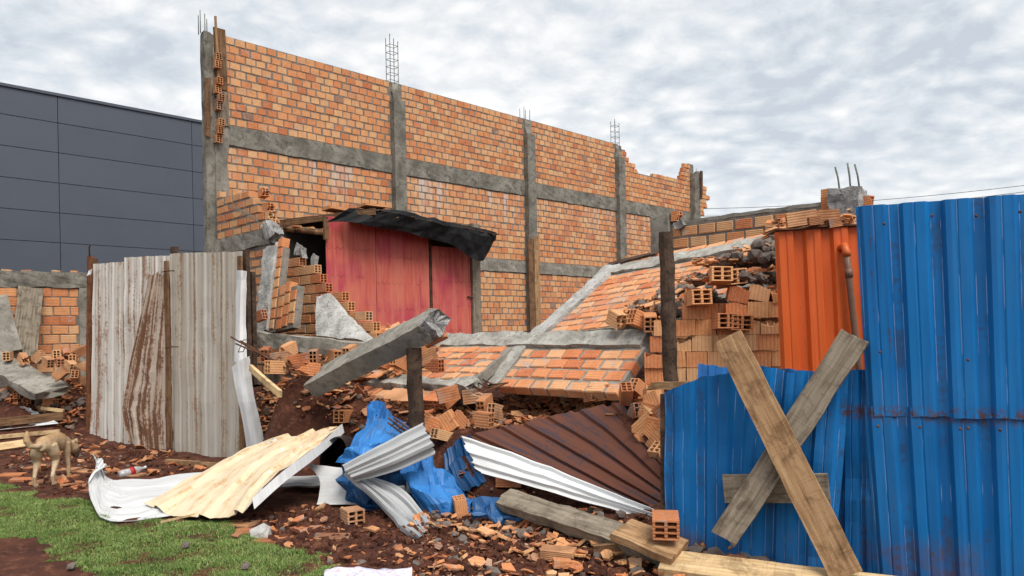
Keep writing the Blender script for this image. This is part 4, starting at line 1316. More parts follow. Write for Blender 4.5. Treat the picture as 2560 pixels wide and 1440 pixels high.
for (px, py) in ((2210, 560), (2330, 540), (2440, 540), (2550, 530), (2195, 1065), (2300, 1068), (2400, 1072), (2420, 1070), (2500, 1075), (2200, 880), (2420, 900)):
    q = fp(px, py, .03)
    tube('nail_head', [q, q + FN * .012], .009, M['rust'], bf, 7)
bar('fence_post', fp(2230, 520, -.09), V3(fp(2230, 1500, -.09)[0], fp(2230, 1500, -.09)[1], -.1), FD, .08, .08, M['dark_wood'], bf, nseg=6)
lp = thing('blue_metal_barrier', FB - FD * .7, 'low crooked blue corrugated panel behind the crossed boards', 'fence panel')
sheet('corrugated_sheet', [[fp(1657, 978, .03), fp(1760, 946, .05), fp(1900, 920, .06), fp(2010, 935, .05), fp(2122, 926, .03)],
                           [fp(1657, 1180, .03), fp(1760, 1170, .05), fp(1880, 1170, .06), fp(1990, 1180, .06), fp(2105, 1190, .05)],
                           [fp(1660, 1420, .03), fp(1760, 1430, .05), fp(1870, 1440, .06), fp(1980, 1450, .06), fp(2075, 1460, .08)]], M['blue_paint'], lp, ribs=5.2, amp=.03, nv=18, thick=.004, crumple=.018, cfreq=2.2, ragged=(.03, 0), seed=8, phase=.1)
sheet('bent_sheet', [[fp(2085, 922, -.10), fp(2150, 925, -.06), fp(2186, 930, -.03)], [fp(2080, 1470, -.10), fp(2150, 1470, -.06), fp(2205, 1470, -.03)]], M['blue_paint'], lp, ribs=2.3, amp=.03, nv=10, thick=.004, crumple=.02, seed=4)
sheet('torn_sheet', [[fp(1744, 912, -.16), fp(1820, 918, -.16), fp(1960, 925, -.16), fp(2050, 930, -.16)], [fp(1744, 1030, -.16), fp(1820, 1030, -.16), fp(1960, 1030, -.16), fp(2050, 1030, -.16)]], M['blue_light'], lp, ribs=3.5, amp=.025, nv=6, thick=.004, crumple=.03, seed=6, ragged=(.02, 0))
bx = bar('short_board', fp(1810, 1221, .10), fp(2073, 1221, .10), Zu, .185, .03, M['wood_grey'], None, nseg=6, rough=.004, seed=1)
tag(bx, 'short level grey board behind the crossed boards', 'board')
bx = bar('brace_board', fp(2140, 838, .04), fp(1808, 1350, .26), FD, .17, .035, M['wood_grey'], None, nseg=12, rough=.01, ragged0=.02, ragged1=.03, seed=2.2, bow=.01)
tag(bx, 'weathered grey diagonal board, the rear one of the cross', 'board')
bx = bar('brace_board', fp(1820, 842, .12), fp(2118, 1440, .36), FD, .185, .045, M['wood_tan'], None, nseg=12, rough=.006, seed=3.2)
tag(bx, 'tan rough-sawn diagonal board, the front one of the cross', 'board')
bx = bar('plank', G(1655, 1405, .10), G(2330, 1490, .07), V3(.1, 1, .25), .24, .05, M['wood_pale'], None, nseg=8, rough=.005, seed=4.2)
tag(bx, 'pale sawn plank lying below the crossed boards', 'plank')
bx = bar('split_plank', P(1610, 966, 6.05), P(1720, 962, 5.75), Zu, .06, .04, M['wood_tan'], None, nseg=5, rough=.012, ragged0=.15, seed=9)
tag(bx, 'splintered plank end on top of the blue panel', 'plank')
bx = bar('fence_post', fp(1662, 985, -.05), V3(fp(1664, 1420, -.05)[0], fp(1664, 1420, -.05)[1], 0), FD, .05, .06, M['dark_wood'], lp, nseg=6)

# ------------------------------------------------------------------ rusty pale fence on the left
LA, LB = V3(-6.36, 11.6, 0), V3(-3.44, 9.64, 0)
LD = unit(LB - LA)
LNn = V3(LD[1], -LD[0], 0)
if LNn[1] > 0: LNn = -LNn
def lfp(px, py, off=0.0):
    return on_plane(px, py, LA + LNn * off, LNn)
lfz = thing('pale_fence', lerp(LA, LB, .5), 'rust-streaked pale corrugated fence section standing behind the dog', 'fence')
def fsheet(a, b, c, d, mat, ribs, off=0.0, seed=1, amp=.018, cr=.012, name='corrugated_sheet'):
    return sheet(name, [[lfp(*a, off), lfp(*b, off)], [lfp(*d, off), lfp(*c, off)]], M[mat], lfz, ribs=ribs, amp=amp, nv=14, thick=.005, crumple=cr, cfreq=1.8, ragged=(.01, .03), seed=seed)
fsheet((232, 660), (314, 654), (316, 1122), (226, 1090), 'fence_white', 5, .0, 1)
fsheet((311, 644), (428, 638), (432, 1142), (310, 1122), 'fence_white', 6, .02, 2)
sheet('rusted_sheet', [[lfp(372, 690, .05), lfp(398, 690, .05), lfp(424, 690, .05)], [lfp(330, 880, .06), lfp(378, 880, .06), lfp(427, 880, .05)], [lfp(304, 1025, .10), lfp(362, 1030, .07), lfp(430, 1030, .05)], [lfp(320, 1110, .07), lfp(370, 1125, .07), lfp(433, 1140, .05)]], M['fence_brown'], lfz, linear=True, ribs=4, amp=.018, nv=18, thick=.005, crumple=.012, ragged=(.12, .03), seed=3)
fsheet((424, 634), (604, 628), (606, 1168), (428, 1142), 'fence_grey', 8, .045, 4)
def fpost(a, b, w, mat, off=-.06, name='fence_post', h=.06):
    return bar(name, lfp(*a, off), lfp(*b, off), LD, w, h, M[mat], lfz, nseg=6, rough=.008, seed=a[0] * .1)
fpost((226, 640), (222, 1100), .10, 'wood_red')
fpost((237, 646), (233, 760), .09, 'wood_brown', -.09)
fpost((435, 617), (438, 1130), .12, 'dark_wood', -.06)
fpost((415, 652), (424, 1120), .085, 'wood_brown', .075, 'batten', .03)
fpost((611, 625), (622, 1160), .14, 'dark_wood', -.06)
fpost((628, 680), (634, 960), .10, 'dark_wood', -.18)
fpost((600, 640), (606, 1160), .07, 'wood_brown', .05, 'batten', .03)
tube('nail_rod', [lfp(224, 640, -.02), lfp(223, 618, -.02), lfp(226, 612, 0)], .012, M['rust'], lfz, 5)
for (px, py) in ((418, 678), (428, 868)):
    tube('tie_wire', [lfp(px - 14, py + 2, .11), lfp(px + 2, py - 1, .12), lfp(px + 18, py - 1, .10)], .008, M['rust'], lfz, 4)
# folded white flashing hanging off the fence end
fls = thing('white_flashing', lfp(640, 1150, .3), 'bent strip of white metal flashing hanging at the fence end', 'metal strip')
sheet('upper_strip', [[P(591, 676, 9.4), P(602, 676, 9.3), P(617, 678, 9.4)], [P(588, 790, 9.3), P(600, 790, 9.2), P(616, 790, 9.3)], [P(584, 905, 9.1), P(598, 905, 9.0), P(618, 905, 9.1)]], M['white_sheet'], fls, ribs=0, per=4, nv=10, thick=.006, crumple=.012)
sheet('lower_strip', [[P(578, 918, 8.9), P(600, 900, 8.85), P(625, 890, 9.0)], [P(592, 990, 8.85), P(612, 985, 8.8), P(636, 985, 8.9)], [P(606, 1060, 8.9), P(626, 1060, 8.85), P(652, 1055, 8.95)], [P(618, 1145, 9.0), P(642, 1150, 8.9), P(670, 1138, 9.0)]], M['white_sheet'], fls, ribs=0, per=6, nv=12, thick=.006, crumple=.015)
bx = bar('broken_batten', P(625, 918, 8.3), P(700, 985, 7.6), Zu, .07, .04, M['wood_pale'], None, nseg=5, rough=.006, ragged0=.03)
tag(bx, 'pale sawn batten slanting down beside the white flashing', 'batten')
bx = sheet('paper_scrap', [[lfp(220, 675, .06), lfp(230, 672, .08)], [lfp(216, 690, .08), lfp(227, 682, .1)]], M['white_plastic'], None, ribs=0, per=4, nv=4, thick=.003, crumple=.02)
tag(bx, 'small white paper scrap caught on the fence edge', 'paper')

# ------------------------------------------------------------------ far left debris
bx = bar('leaning_board', on_plane(60, 890, LW + LN * .55, LN), on_plane(78, 716, LW + LN * .1, LN), LU, .42, .04, M['wood_grey'], None, nseg=8, rough=.01, ragged1=.06, seed=2)
tag(bx, 'wide weathered board leaning on the low brick wall', 'board')
bx = bar('leaning_slab', on_plane(30, 880, LW + LN * .6, LN), on_plane(-8, 740, LW + LN * .15, LN), LU, .34, .1, M['concrete'], None, nseg=8, rough=.02, ragged1=.05, seed=3)
tag(bx, 'grey concrete slab leaning at the left end of the low wall', 'slab')
bx = bar('fallen_slab', P(-60, 880, 13.6), P(135, 985, 11.9), V3(1, .6, .15), .5, .12, M['concrete'], None, nseg=10, rough=.04, ragged1=.1, seed=4, nw=4)
tag(bx, 'concrete slab edge sloping out of the rubble behind the dog', 'slab')
fp_ = thing('framed_panel', place(60, 1075), 'white ribbed sheet in a wooden frame lying behind the dog', 'panel')
pa = [place(-90, 1080, .10), place(150, 1062, .10), place(70, 1030, .14), place(-90, 1040, .14)]
sheet('ribbed_sheet', [[place(-120, 1100, .08), place(-120, 1030, .12)], [place(150, 1072, .08), place(60, 1036, .12)]], M['white_sheet'], fp_, ribs=5, amp=.02, nv=6, thick=.005)
bar('frame_rail', place(-100, 1092, .16), place(160, 1063, .15), Zu, .13, .05, M['wood_brown'], fp_, nseg=5)
bar('frame_rail', place(-100, 1026, .22), place(120, 1052, .18), Zu, .10, .06, M['wood_tan'], fp_, nseg=5)
bar('frame_rail', place(105, 1056, .22), place(160, 1060, .20), Zu, .05, .06, M['wood_pale'], fp_, nseg=3)
bar('frame_rail', place(-100, 1110, .05), place(150, 1086, .05), Zu, .06, .05, M['wood_pale'], fp_, nseg=5)
bx = bar('loose_plank', place(-40, 1136, .07), place(80, 1116, .06), V3(.2, 1, .3), .14, .03, M['wood_pale'], None, nseg=5, ragged1=.05)
tag(bx, 'pale plank on the soil just left of the dog', 'plank')

# ------------------------------------------------------------------ crumpled metal sheets in the middle
def Gs(rows):
    return [[G(*q) for q in r] for r in rows]
def Ps(rows):
    return [[P(*q) for q in r] for r in rows]
s = sheet('white_roof_sheet', Gs([[(262, 1166, .24), (248, 1148, .32), (230, 1138, .36)], [(225, 1210, .15), (246, 1196, .12), (268, 1188, .13)], [(262, 1302, .03), (280, 1255, .03), (300, 1196, .06)], [(390, 1292, .03), (400, 1240, .05), (430, 1188, .07)], [(540, 1262, .05), (570, 1215, .06), (620, 1170, .10)]]), M['white_sheet'], None, ribs=3, amp=.018, nv=26, thick=.004, crumple=.008, cfreq=3, crease=(4, 9, .022), ragged=(.03, .04), seed=11)
tag(s, 'white roofing sheet with an upturned end lying on the grass edge', 'metal sheet')
s = sheet('cream_roof_sheet', Gs([[(362, 1258, .06), (425, 1284, .03), (500, 1300, .02), (566, 1297, .06), (610, 1280, .14), (628, 1246, .24)], [(455, 1205, .17), (520, 1215, .18), (575, 1218, .22), (632, 1205, .30), (680, 1190, .38), (700, 1182, .42)], [(560, 1150, .32), (620, 1140, .40), (670, 1138, .45), (725, 1130, .50), (765, 1122, .53), (790, 1115, .55)], [(690, 1102, .52), (735, 1088, .58), (775, 1080, .62), (815, 1070, .66), (840, 1066, .66), (854, 1060, .68)]]), [M['cream_sheet'], M['white_sheet']], None, ribs=3.2, amp=.040, nv=24, thick=.006, crumple=.012, cfreq=2.5, crease=(5, 6, .016), ragged=(.03, .03), seed=12, phase=.75, profile=flat_profile)
edge_p = [G(628, 1246, .24), G(700, 1182, .42), G(790, 1115, .55), G(854, 1060, .68)]
sheet('edge_flange', [[q + V3(.01, -.01, .0) for q in edge_p], [q + V3(.035, -.03, -.085) for q in edge_p]], M['white_sheet'], s, ribs=0, per=16, nv=3, thick=.005, crumple=.004)
tag(s, 'cream mud-stained roofing sheet propped up in front of the fence', 'metal sheet')
s = sheet('curved_white_sheet', Ps([[(768, 1160, 7.3), (800, 1200, 7.1), (798, 1240, 7.0), (792, 1262, 6.9)], [(860, 1172, 7.2), (890, 1205, 7.0), (900, 1235, 6.9), (900, 1262, 6.85)], [(990, 1185, 7.3), (1010, 1215, 7.1), (1015, 1240, 7.0), (1015, 1262, 6.9)]]), M['white_sheet'], None, ribs=0, per=10, nv=12, thick=.005, crumple=.008, seed=13)
tag(s, 'curved white sheet seen under the cream one', 'metal sheet')
s = sheet('long_white_sheet', Gs([[(700, 1215, .06), (720, 1190, .10)], [(860, 1212, .12), (880, 1185, .16)], [(1030, 1230, .10), (1040, 1200, .14)], [(1200, 1250, .08), (1190, 1215, .12)]]), M['white_sheet'], None, ribs=2, amp=.02, nv=12, thick=.004, crumple=.015, seed=14)
tag(s, 'long white sheet trapped beneath the crumpled blue metal', 'metal sheet')
cbs = thing('crumpled_blue_sheet', P(950, 1285, 6.8), 'bright blue crumpled sheet rearing up under the tilted beam', 'metal sheet')
rows_b = Ps([[(928, 1002, 7.5), (965, 1008, 7.45), (1012, 1046, 7.5)], [(905, 1060, 7.3), (960, 1062, 7.15), (1062, 1112, 7.35)], [(862, 1112, 7.0), (930, 1118, 6.8), (1065, 1130, 7.2)], [(846, 1160, 6.9), (905, 1165, 6.7), (1030, 1160, 7.1)], [(850, 1205, 6.85), (905, 1212, 6.75), (1010, 1205, 7.1)], [(872, 1250, 6.8), (930, 1262, 6.75), (1030, 1245, 7.1)], [(905, 1276, 6.75), (970, 1284, 6.75), (1060, 1270, 7.0)]])
sheet('upper_fold', rows_b[:4], M['blue_light'], cbs, ribs=4, amp=.012, nv=30, thick=.004, crumple=.004, cfreq=4, crease=(5, 9, .055), ragged=(.02, 0), seed=15)
sheet('lower_fold', [[a + V3(0, .03, 0) for a in rows_b[3]]] + rows_b[4:], M['blue_inside_and_shade'], cbs, ribs=4, amp=.012, nv=22, thick=.004, crumple=.004, crease=(5, 6, .05), ragged=(0, .03), seed=25)  # darker blue puts the shade of the sheet's lower belly into its colour
s = sheet('silver_sheet', Ps([[(856, 1170, 6.62), (870, 1184, 6.5), (890, 1198, 6.55)], [(955, 1118, 6.65), (970, 1142, 6.5), (990, 1172, 6.55)], [(1056, 1062, 6.75), (1074, 1092, 6.6), (1088, 1130, 6.65)]]), [M['silver_sheet'], M['silver_sheet']], None, ribs=3.2, amp=.03, nv=14, thick=.005, crumple=.008, ragged=(.02, .03), seed=16)
tag(s, 'bare silver ribbed sheet pointing up beside the short post', 'metal sheet')
s = sheet('silver_sheet', [[P(862, 1178, 6.6), P(878, 1180, 6.65), P(905, 1180, 6.75)], [P(950, 1258, 6.4), P(965, 1240, 6.5), P(1000, 1212, 6.65)], [G(1005, 1315, .06), P(1025, 1292, 6.3), P(1050, 1262, 6.5)], [G(1045, 1346, .03), G(1060, 1330, .06), P(1082, 1300, 6.25)]], [M['silver_sheet'], M['silver_sheet']], None, ribs=3.2, amp=.035, nv=18, thick=.005, crumple=.012, ragged=(.02, .03), seed=17)
tag(s, 'silver sheet with a white edge slanting down to the soil', 'metal sheet')
s = sheet('torn_blue_sheet', Ps([[(1020, 1152, 7.0), (1070, 1140, 6.95), (1118, 1172, 6.95)], [(1010, 1195, 6.85), (1072, 1190, 6.65), (1150, 1212, 6.8)], [(1040, 1255, 6.65), (1100, 1250, 6.5), (1180, 1245, 6.6)], [(1070, 1302, 6.5), (1112, 1300, 6.4), (1178, 1272, 6.5)]]), M['blue_light'], None, ribs=3, amp=.010, nv=24, thick=.004, crumple=.006, crease=(5, 7, .05), ragged=(.02, .04), seed=18)
tag(s, 'torn light blue sheet between silver metal and broken bricks', 'metal sheet')
s = sheet('curled_blue_sheet', Ps([[(1110, 1140, 7.1), (1130, 1105, 7.15), (1165, 1088, 7.2), (1190, 1090, 7.2)], [(1118, 1190, 6.9), (1150, 1165, 7.05), (1190, 1155, 7.15), (1215, 1150, 7.2)], [(1150, 1228, 6.7), (1180, 1215, 6.8), (1215, 1200, 7.0), (1240, 1190, 7.1)]]), M['blue_inside_and_shade'], None, ribs=4.5, amp=.03, nv=12, thick=.004, crumple=.006, crease=(4, 3, .03), ragged=(.03, .03), seed=19)
tag(s, 'dark blue curled sheet end beside the white ribbed one', 'metal sheet')
s = sheet('white_ribbed_sheet', Ps([[(1154, 1094, 6.75), (1168, 1130, 6.6), (1182, 1160, 6.5), (1196, 1182, 6.4)], [(1320, 1152, 6.45), (1326, 1182, 6.3), (1330, 1205, 6.2), (1336, 1220, 6.15)], [(1480, 1218, 6.1), (1484, 1240, 6.0), (1488, 1254, 5.95), (1490, 1264, 5.9)], [(1640, 1286, 5.7), (1641, 1296, 5.65), (1642, 1302, 5.62), (1643, 1307, 5.6)]]), M['white_sheet'], None, profile=flat_profile, ribs=3, amp=.03, nv=20, thick=.005, crumple=.012, ragged=(.06, .02), seed=20)
tag(s, 'long white ribbed sheet slanting under the maroon one', 'metal sheet')
s = sheet('maroon_sheet', Ps([[(1168, 1088, 6.95), (1262, 1062, 7.05), (1335, 1047, 7.15), (1440, 1024, 7.2), (1546, 997, 7.25)], [(1390, 1185, 6.5), (1430, 1160, 6.6), (1480, 1130, 6.65), (1540, 1100, 6.7), (1604, 1072, 6.7)], [(1640, 1298, 5.8), (1646, 1272, 5.85), (1652, 1240, 5.9), (1658, 1205, 5.95), (1664, 1168, 5.95)]]), M['maroon_back'], None, profile=flat_profile, ribs=5.5, amp=.030, nv=20, thick=.005, crumple=.012, cfreq=1.8, ragged=(.04, .02), seed=21)
tag(s, 'large dark maroon ribbed sheet sagging against the blue panel', 'metal sheet')
s = sheet('blue_scrap_sheet', Ps([[(1172, 1252, 6.2), (1250, 1240, 6.25), (1345, 1276, 6.2)], [(1178, 1285, 6.0), (1250, 1275, 6.0), (1345, 1296, 6.1)], [(1190, 1302, 5.95), (1250, 1308, 5.95), (1340, 1310, 6.0)]]), [M['blue_light'], M['blue_inside_and_shade']], None, ribs=2, amp=.02, nv=14, thick=.004, crumple=.006, crease=(5, 4, .06), seed=22)
tag(s, 'low crumpled blue scrap in front of the thick grey plank', 'metal sheet')
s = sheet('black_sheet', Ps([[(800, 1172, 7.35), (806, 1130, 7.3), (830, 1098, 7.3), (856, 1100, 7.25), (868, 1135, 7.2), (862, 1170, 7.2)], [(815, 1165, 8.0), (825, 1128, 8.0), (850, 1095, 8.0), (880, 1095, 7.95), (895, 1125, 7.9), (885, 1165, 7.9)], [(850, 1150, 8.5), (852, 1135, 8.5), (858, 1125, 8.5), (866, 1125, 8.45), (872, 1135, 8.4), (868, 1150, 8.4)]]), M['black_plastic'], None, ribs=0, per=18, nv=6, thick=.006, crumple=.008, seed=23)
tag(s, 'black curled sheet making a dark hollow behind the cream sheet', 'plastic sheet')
# fallen concrete beam and boards at the foot of the blue panel
bx = bar('foot_plank', P(1258, 1248, 6.15), P(1660, 1378, 4.92), unit(V3(.4, 1, .5)),   .18, .09, M['wood_grey'], None, nseg=14, rough=.014, ragged0=.04, nw=4, nh=3, seed=31)
tag(bx, 'thick weathered grey plank lying along the foot of the white ribbed sheet', 'plank')
bx = bar('thick_board', P(1545, 1320, 5.02), P(1700, 1382, 4.78), V3(.4, 1, .25), .28, .05, M['wood_tan'], None, nseg=6, rough=.008, ragged0=.03, seed=32)
tag(bx, 'thick tan board end below the broken brick by the blue panel', 'board')
bx = bar('half_buried_board', place(1485, 1400, .05), place(1680, 1395, .08), Zu, .10, .05, M['wood_brown'], None, nseg=5, rough=.008, seed=33)
tag(bx, 'dark plank half buried at the end of the fallen beam', 'plank')
bx = bar('loose_batten', place(418, 1160, .03), place(570, 1172, .03), Zu, .06, .06, M['wood_tan'], None, nseg=5, rough=.005, seed=34)
tag(bx, 'tan batten on the soil at the foot of the pale fence', 'batten')
bx = bar('loose_batten', P(930, 1186, 7.5), P(1010, 1182, 7.4), Zu, .05, .05, M['wood_tan'], None, nseg=5, rough=.005, seed=35)
tag(bx, 'short batten stuck between silver and torn blue sheets', 'batten')
bx = bar('grass_stick', place(402, 1322, .05), place(487, 1300, .05), Zu, .016, .014, M['wood_pale'], None, nseg=4, rough=.003)
tag(bx, 'thin pale wood stick on the grass', 'stick')
rd = thing('rod_bundle', P(1010, 1070, 7.0), 'small rusty rebar cage end on the bright blue sheet', 'rebar')
for i in range(4):
    a, b_ = P(970 + 14 * (i % 2), 1045 + 12 * (i // 2), 7.05), P(1035 + 14 * (i % 2), 1090 + 14 * (i // 2), 6.85)
    tube('rod', [a, b_], .009, M['rust'], rd, 5)
for i in range(4):
    c = lerp(P(978, 1052, 7.05), P(1040, 1096, 6.85), .15 + .25 * i)
    tube('stirrup', [c + V3(-.04, 0, -.03), c + V3(.04, .02, .03)], .006, M['rust'], rd, 4)

# ------------------------------------------------------------------ loose bricks and rubble
RR = random.Random(5)
def randrot(r, tilt=1.0):
    e = Vector((r.gauss(0, 1), r.gauss(0, 1), r.gauss(0, 1))).normalized()
    return Matrix.Rotation(r.uniform(0, math.pi * tilt), 4, e) @ Matrix.Rotation(r.uniform(0, 6.28), 4, 'Z')
def loose(p, size, kind, mat, label, group, name='hollow_brick', yaw=None, tilt=None, k=None):
    R = Matrix.Rotation(RR.uniform(0, 6.28) if yaw is None else yaw, 4, 'Z') @ Matrix.Rotation(RR.gauss(0, .35) if tilt is None else tilt, 4, 'Y') @ Matrix.Rotation(RR.gauss(0, .25) if tilt is None else 0, 4, 'X')
    o = inst(name, brick_mesh(kind, mat, RR.randrange(12) if k is None else k), Matrix.Translation(Vector(p)) @ R @ Matrix.Diagonal((*size, 1)))
    return tag(o, label, 'brick', group)
BSZ = (.20, .10, .14)
loose(place(882, 1310, .06), (.20, .15, .14), 'hollow', 'brick_dusty', 'dusty four-hole brick alone on the soil before the silver sheet', None, yaw=2.1, tilt=.03)
loose(rest(1152, 1292, 6.0), (.20, .19, .10), 'hollow', 'brick', 'upright ribbed brick standing in front of the torn blue sheet', None, yaw=.2, tilt=1.45, k=5)
loose(P(1664, 1312, 4.86), (.20, .17, .13), 'hollow', 'brick_dusty', 'broken brick with holes facing out on the board by the blue panel', None, yaw=-1.75, tilt=.12, k=3)
loose(place(1395, 1402, .05), (.24, .14, .07), 'solid', 'brick_dusty', 'flat pinkish brick slab with a mortar patch near the picture bottom', None, yaw=-.25, tilt=.05, k=6)
loose(place(1420, 1432, .06), (.20, .08, .05), 'broken', 'brick', 'orange brick strip leaning at the bottom beside the pinkish slab', None, yaw=.1, tilt=.1, k=4)
loose(rest(860, 1060, 7.7), (.24, .14, .14), 'hollow', 'brick', 'brick end with holes above the cream sheet', None, yaw=1.3, tilt=.05, k=4)
loose(rest(1085, 1085, 6.95), (.22, .13, .17), 'solid', 'brick', 'reddish brick block at the tip of the silver sheet', None, yaw=.5, tilt=.5, k=1)
loose(rest(1122, 1075, 7.0), (.20, .12, .17), 'solid', 'brick', 'ribbed orange brick tilted up beside the soil heap', None, yaw=-.2, tilt=1.0, k=3)
loose(rest(1150, 1072, 7.05), (.20, .12, .14), 'broken', 'brick_dusty', 'mortar-topped brick right of the tilted ribbed brick', None, yaw=.4, tilt=.9, k=2)
loose(rest(1105, 1110, 6.95), (.22, .12, .10), 'hollow', 'brick', 'brick with its holes up under the tilted ribbed brick', None, yaw=.8, tilt=.3, k=7)
loose(rest(1270, 1215, 6.3), (.24, .12, .14), 'hollow', 'brick_dusty', 'dark dusty brick at the head of the thick grey plank', None, yaw=.1, tilt=.05, k=1)
# bricks spilled between the stack and the blue panel
LS = 'hollow brick spilled in the heap between stack and blue panel'
for (px, py, d) in ((1565, 985, 6.9), (1600, 975, 7.0), (1628, 990, 6.8), (1575, 1012, 6.75), (1615, 1020, 6.7), (1640, 1030, 6.6), (1590, 1050, 6.6), (1625, 1062, 6.5), (1645, 1085, 6.4), (1610, 1085, 6.45), (1640, 1115, 6.3), (1655, 1140, 6.2), (1635, 1050, 6.9), (1600, 1010, 7.1), (1545, 1000, 7.2), (1652, 1010, 6.5), (1650, 1060, 6.7), (1652, 1165, 6.1), (1575, 975, 7.2)):
    sc = RR.uniform(.65, 1.0)
    loose(rest(px, py, d), (.24 * sc, .11, .16 * RR.uniform(.75, 1)), RR.choice(['hollow', 'broken', 'broken', 'broken']), RR.choice(['brick', 'brick_dusty']), LS, 'bricks spilled beside the blue panel', tilt=RR.uniform(.2, 1.2))
LS = 'whole brick lying loose on the earth bank below the fallen wall'
for (px, py, d) in ((1185, 990, 7.75), (1212, 1010, 7.6), (1205, 1048, 7.3), (1120, 985, 7.8), (1240, 1030, 7.4), (1478, 985, 7.5), (1510, 982, 7.4)):
    loose(rest(px, py, d), (.23, .09, .15), RR.choice(['hollow', 'broken', 'broken']), RR.choice(['brick', 'brick_dusty']), LS, 'bricks on the earth bank', tilt=RR.uniform(-.2, .3))
LS = 'broken brick in the rubble strewn over the left end of the fallen wall'
for (px, py, d) in ((705, 895, 8.6), (745, 902, 8.5), (785, 890, 8.7), (835, 890, 8.7), (720, 875, 9.0), (690, 918, 8.3), (875, 880, 8.9), (925, 885, 8.7), (665, 885, 8.8), (770, 922, 8.2), (960, 905, 8.4), (1000, 905, 8.4), (1065, 892, 8.5), (1085, 915, 8.3), (1060, 870, 8.9)):
    loose((rest(px, py, d) if px < 800 else P(px, py, d)), (.25, .09, .15), RR.choice(['broken', 'broken', 'broken', 'hollow']), RR.choice(['brick', 'brick_dusty']), LS, 'bricks strewn over the fallen wall', tilt=RR.uniform(-.3, .4))
LS = 'broken brick in the rubble heap behind the dog'
for (px, py, d) in ((165, 885, 12.6), (185, 900, 12.4), (150, 905, 12.3), (200, 880, 12.6), (178, 915, 12.2), (140, 890, 12.5), (205, 915, 12.1), (120, 905, 12.4), (95, 895, 12.7), (60, 900, 12.8), (150, 935, 12), (190, 945, 11.9), (205, 965, 11.7), (20, 990, 12), (50, 1000, 11.8), (35, 1010, 11.6), (85, 985, 12), (110, 1000, 11.8), (140, 975, 11.9), (70, 1015, 11.6), (125, 1020, 11.5), (20, 890, 13)):
    loose(rest(px, py, d, .08, 2.5), (.24, .11, .15), RR.choice(['broken', 'hollow', 'broken', 'broken']), RR.choice(['brick', 'brick_dusty', 'brick_dusty']), LS, 'bricks in the far rubble heap', tilt=RR.uniform(-.5, .7))
LS = 'broken brick resting on the leaning wall panel beside the stack'
for (px, py, d) in ((1545, 800, 7.85), (1575, 790, 7.95), (1600, 800, 7.7), (1620, 780, 7.9), (1640, 770, 8.0), (1590, 770, 8.1), (1625, 805, 7.6)):
    loose(P(px, py, d), (.22, .13, .16), RR.choice(['hollow', 'broken']), 'brick', LS, 'bricks resting on the leaning panel', tilt=RR.uniform(-.3, .5))

ICO = None
def ico():
    global ICO
    if ICO is None:
        t = (1 + 5 ** .5) / 2
        v = [(-1, t, 0), (1, t, 0), (-1, -t, 0), (1, -t, 0), (0, -1, t), (0, 1, t), (0, -1, -t), (0, 1, -t), (t, 0, -1), (t, 0, 1), (-t, 0, -1), (-t, 0, 1)]
        f = [(0, 11, 5), (0, 5, 1), (0, 1, 7), (0, 7, 10), (0, 10, 11), (1, 5, 9), (5, 11, 4), (11, 10, 2), (10, 7, 6), (7, 1, 8), (3, 9, 4), (3, 4, 2), (3, 2, 6), (3, 6, 8), (3, 8, 9), (4, 9, 5), (2, 4, 11), (6, 2, 10), (8, 6, 7), (9, 8, 1)]
        ICO = ([np.array(p) / 1.9 for p in v], f)
    return ICO
def shard_geo(r):
    """a broken plate of brick wall: uneven polygon, ribbed and slightly curved"""
    n = r.choice([4, 4, 5, 5, 6])
    a0 = r.uniform(0, 6.28)
    asp = r.uniform(.45, .9)
    top, bot = [], []
    cv = r.uniform(-.25, .35)
    th = r.uniform(.07, .14)
    for i in range(n):
        a = a0 + 6.28 * i / n + r.uniform(-.3, .3)
        rad = r.uniform(.38, .58)
        x, y = math.cos(a) * rad, math.sin(a) * rad * asp
        z = cv * x * x
        top.append((x, y, z + th / 2)); bot.append((x * .96, y * .96, z - th / 2))
    v = top + bot + [(0, 0, th / 2), (0, 0, -th / 2)]
    f = [(i, (i + 1) % n, 2 * n) for i in range(n)] + [((i + 1) % n + n, i + n, 2 * n + 1) for i in range(n)] + [(i + n, (i + 1) % n + n, (i + 1) % n, i) for i in range(n)]
    return v, f
def inpoly(x, y, poly):
    c = False
    j = len(poly) - 1
    for i in range(len(poly)):
        xi, yi = poly[i][0], poly[i][1]
        xj, yj = poly[j][0], poly[j][1]
        if (yi > y) != (yj > y) and x < (xj - xi) * (y - yi) / (yj - yi) + xi:
            c = not c
        j = i
    return c
def region(pxs):
    return [tuple(place(*q)[:2]) for q in pxs]
def sample(poly, n, r, edge=0.0):
    xs, ys = [p[0] for p in poly], [p[1] for p in poly]
    out = []
    tries = 0
    while len(out) < n and tries < n * 60:
        tries += 1
        x, y = r.uniform(min(xs), max(xs)), r.uniform(min(ys), max(ys))
        if inpoly(x + edge * mnoise.noise((x * 3, y * 3, 0)), y + edge * mnoise.noise((x * 3, y * 3, 5)), poly):
            out.append((x, y))
    return out
class Heap:
    def __init__(self):
        self.v, self.f, self.bl, self.r = [], [], [], []
    def put(self, geo, M4, rv):
        k = len(self.v)
        self.v.extend([tuple(M4 @ Vector(p)) for p in geo[0]])
        self.f.extend([tuple(i + k for i in f) for f in geo[1]])
        self.bl.extend([(p[0], p[2] * 3, p[1]) for p in geo[0]])
        self.r.extend([rv] * len(geo[0]))
    def build(self, name, mat, label):
        o = mk(name, self.v, self.f, M[mat], None, {'bl': ('FLOAT_VECTOR', 'POINT', self.bl), 'rnd': ('FLOAT', 'POINT', self.r)})
        return tag(o, label, 'rubble', None, 'stuff')
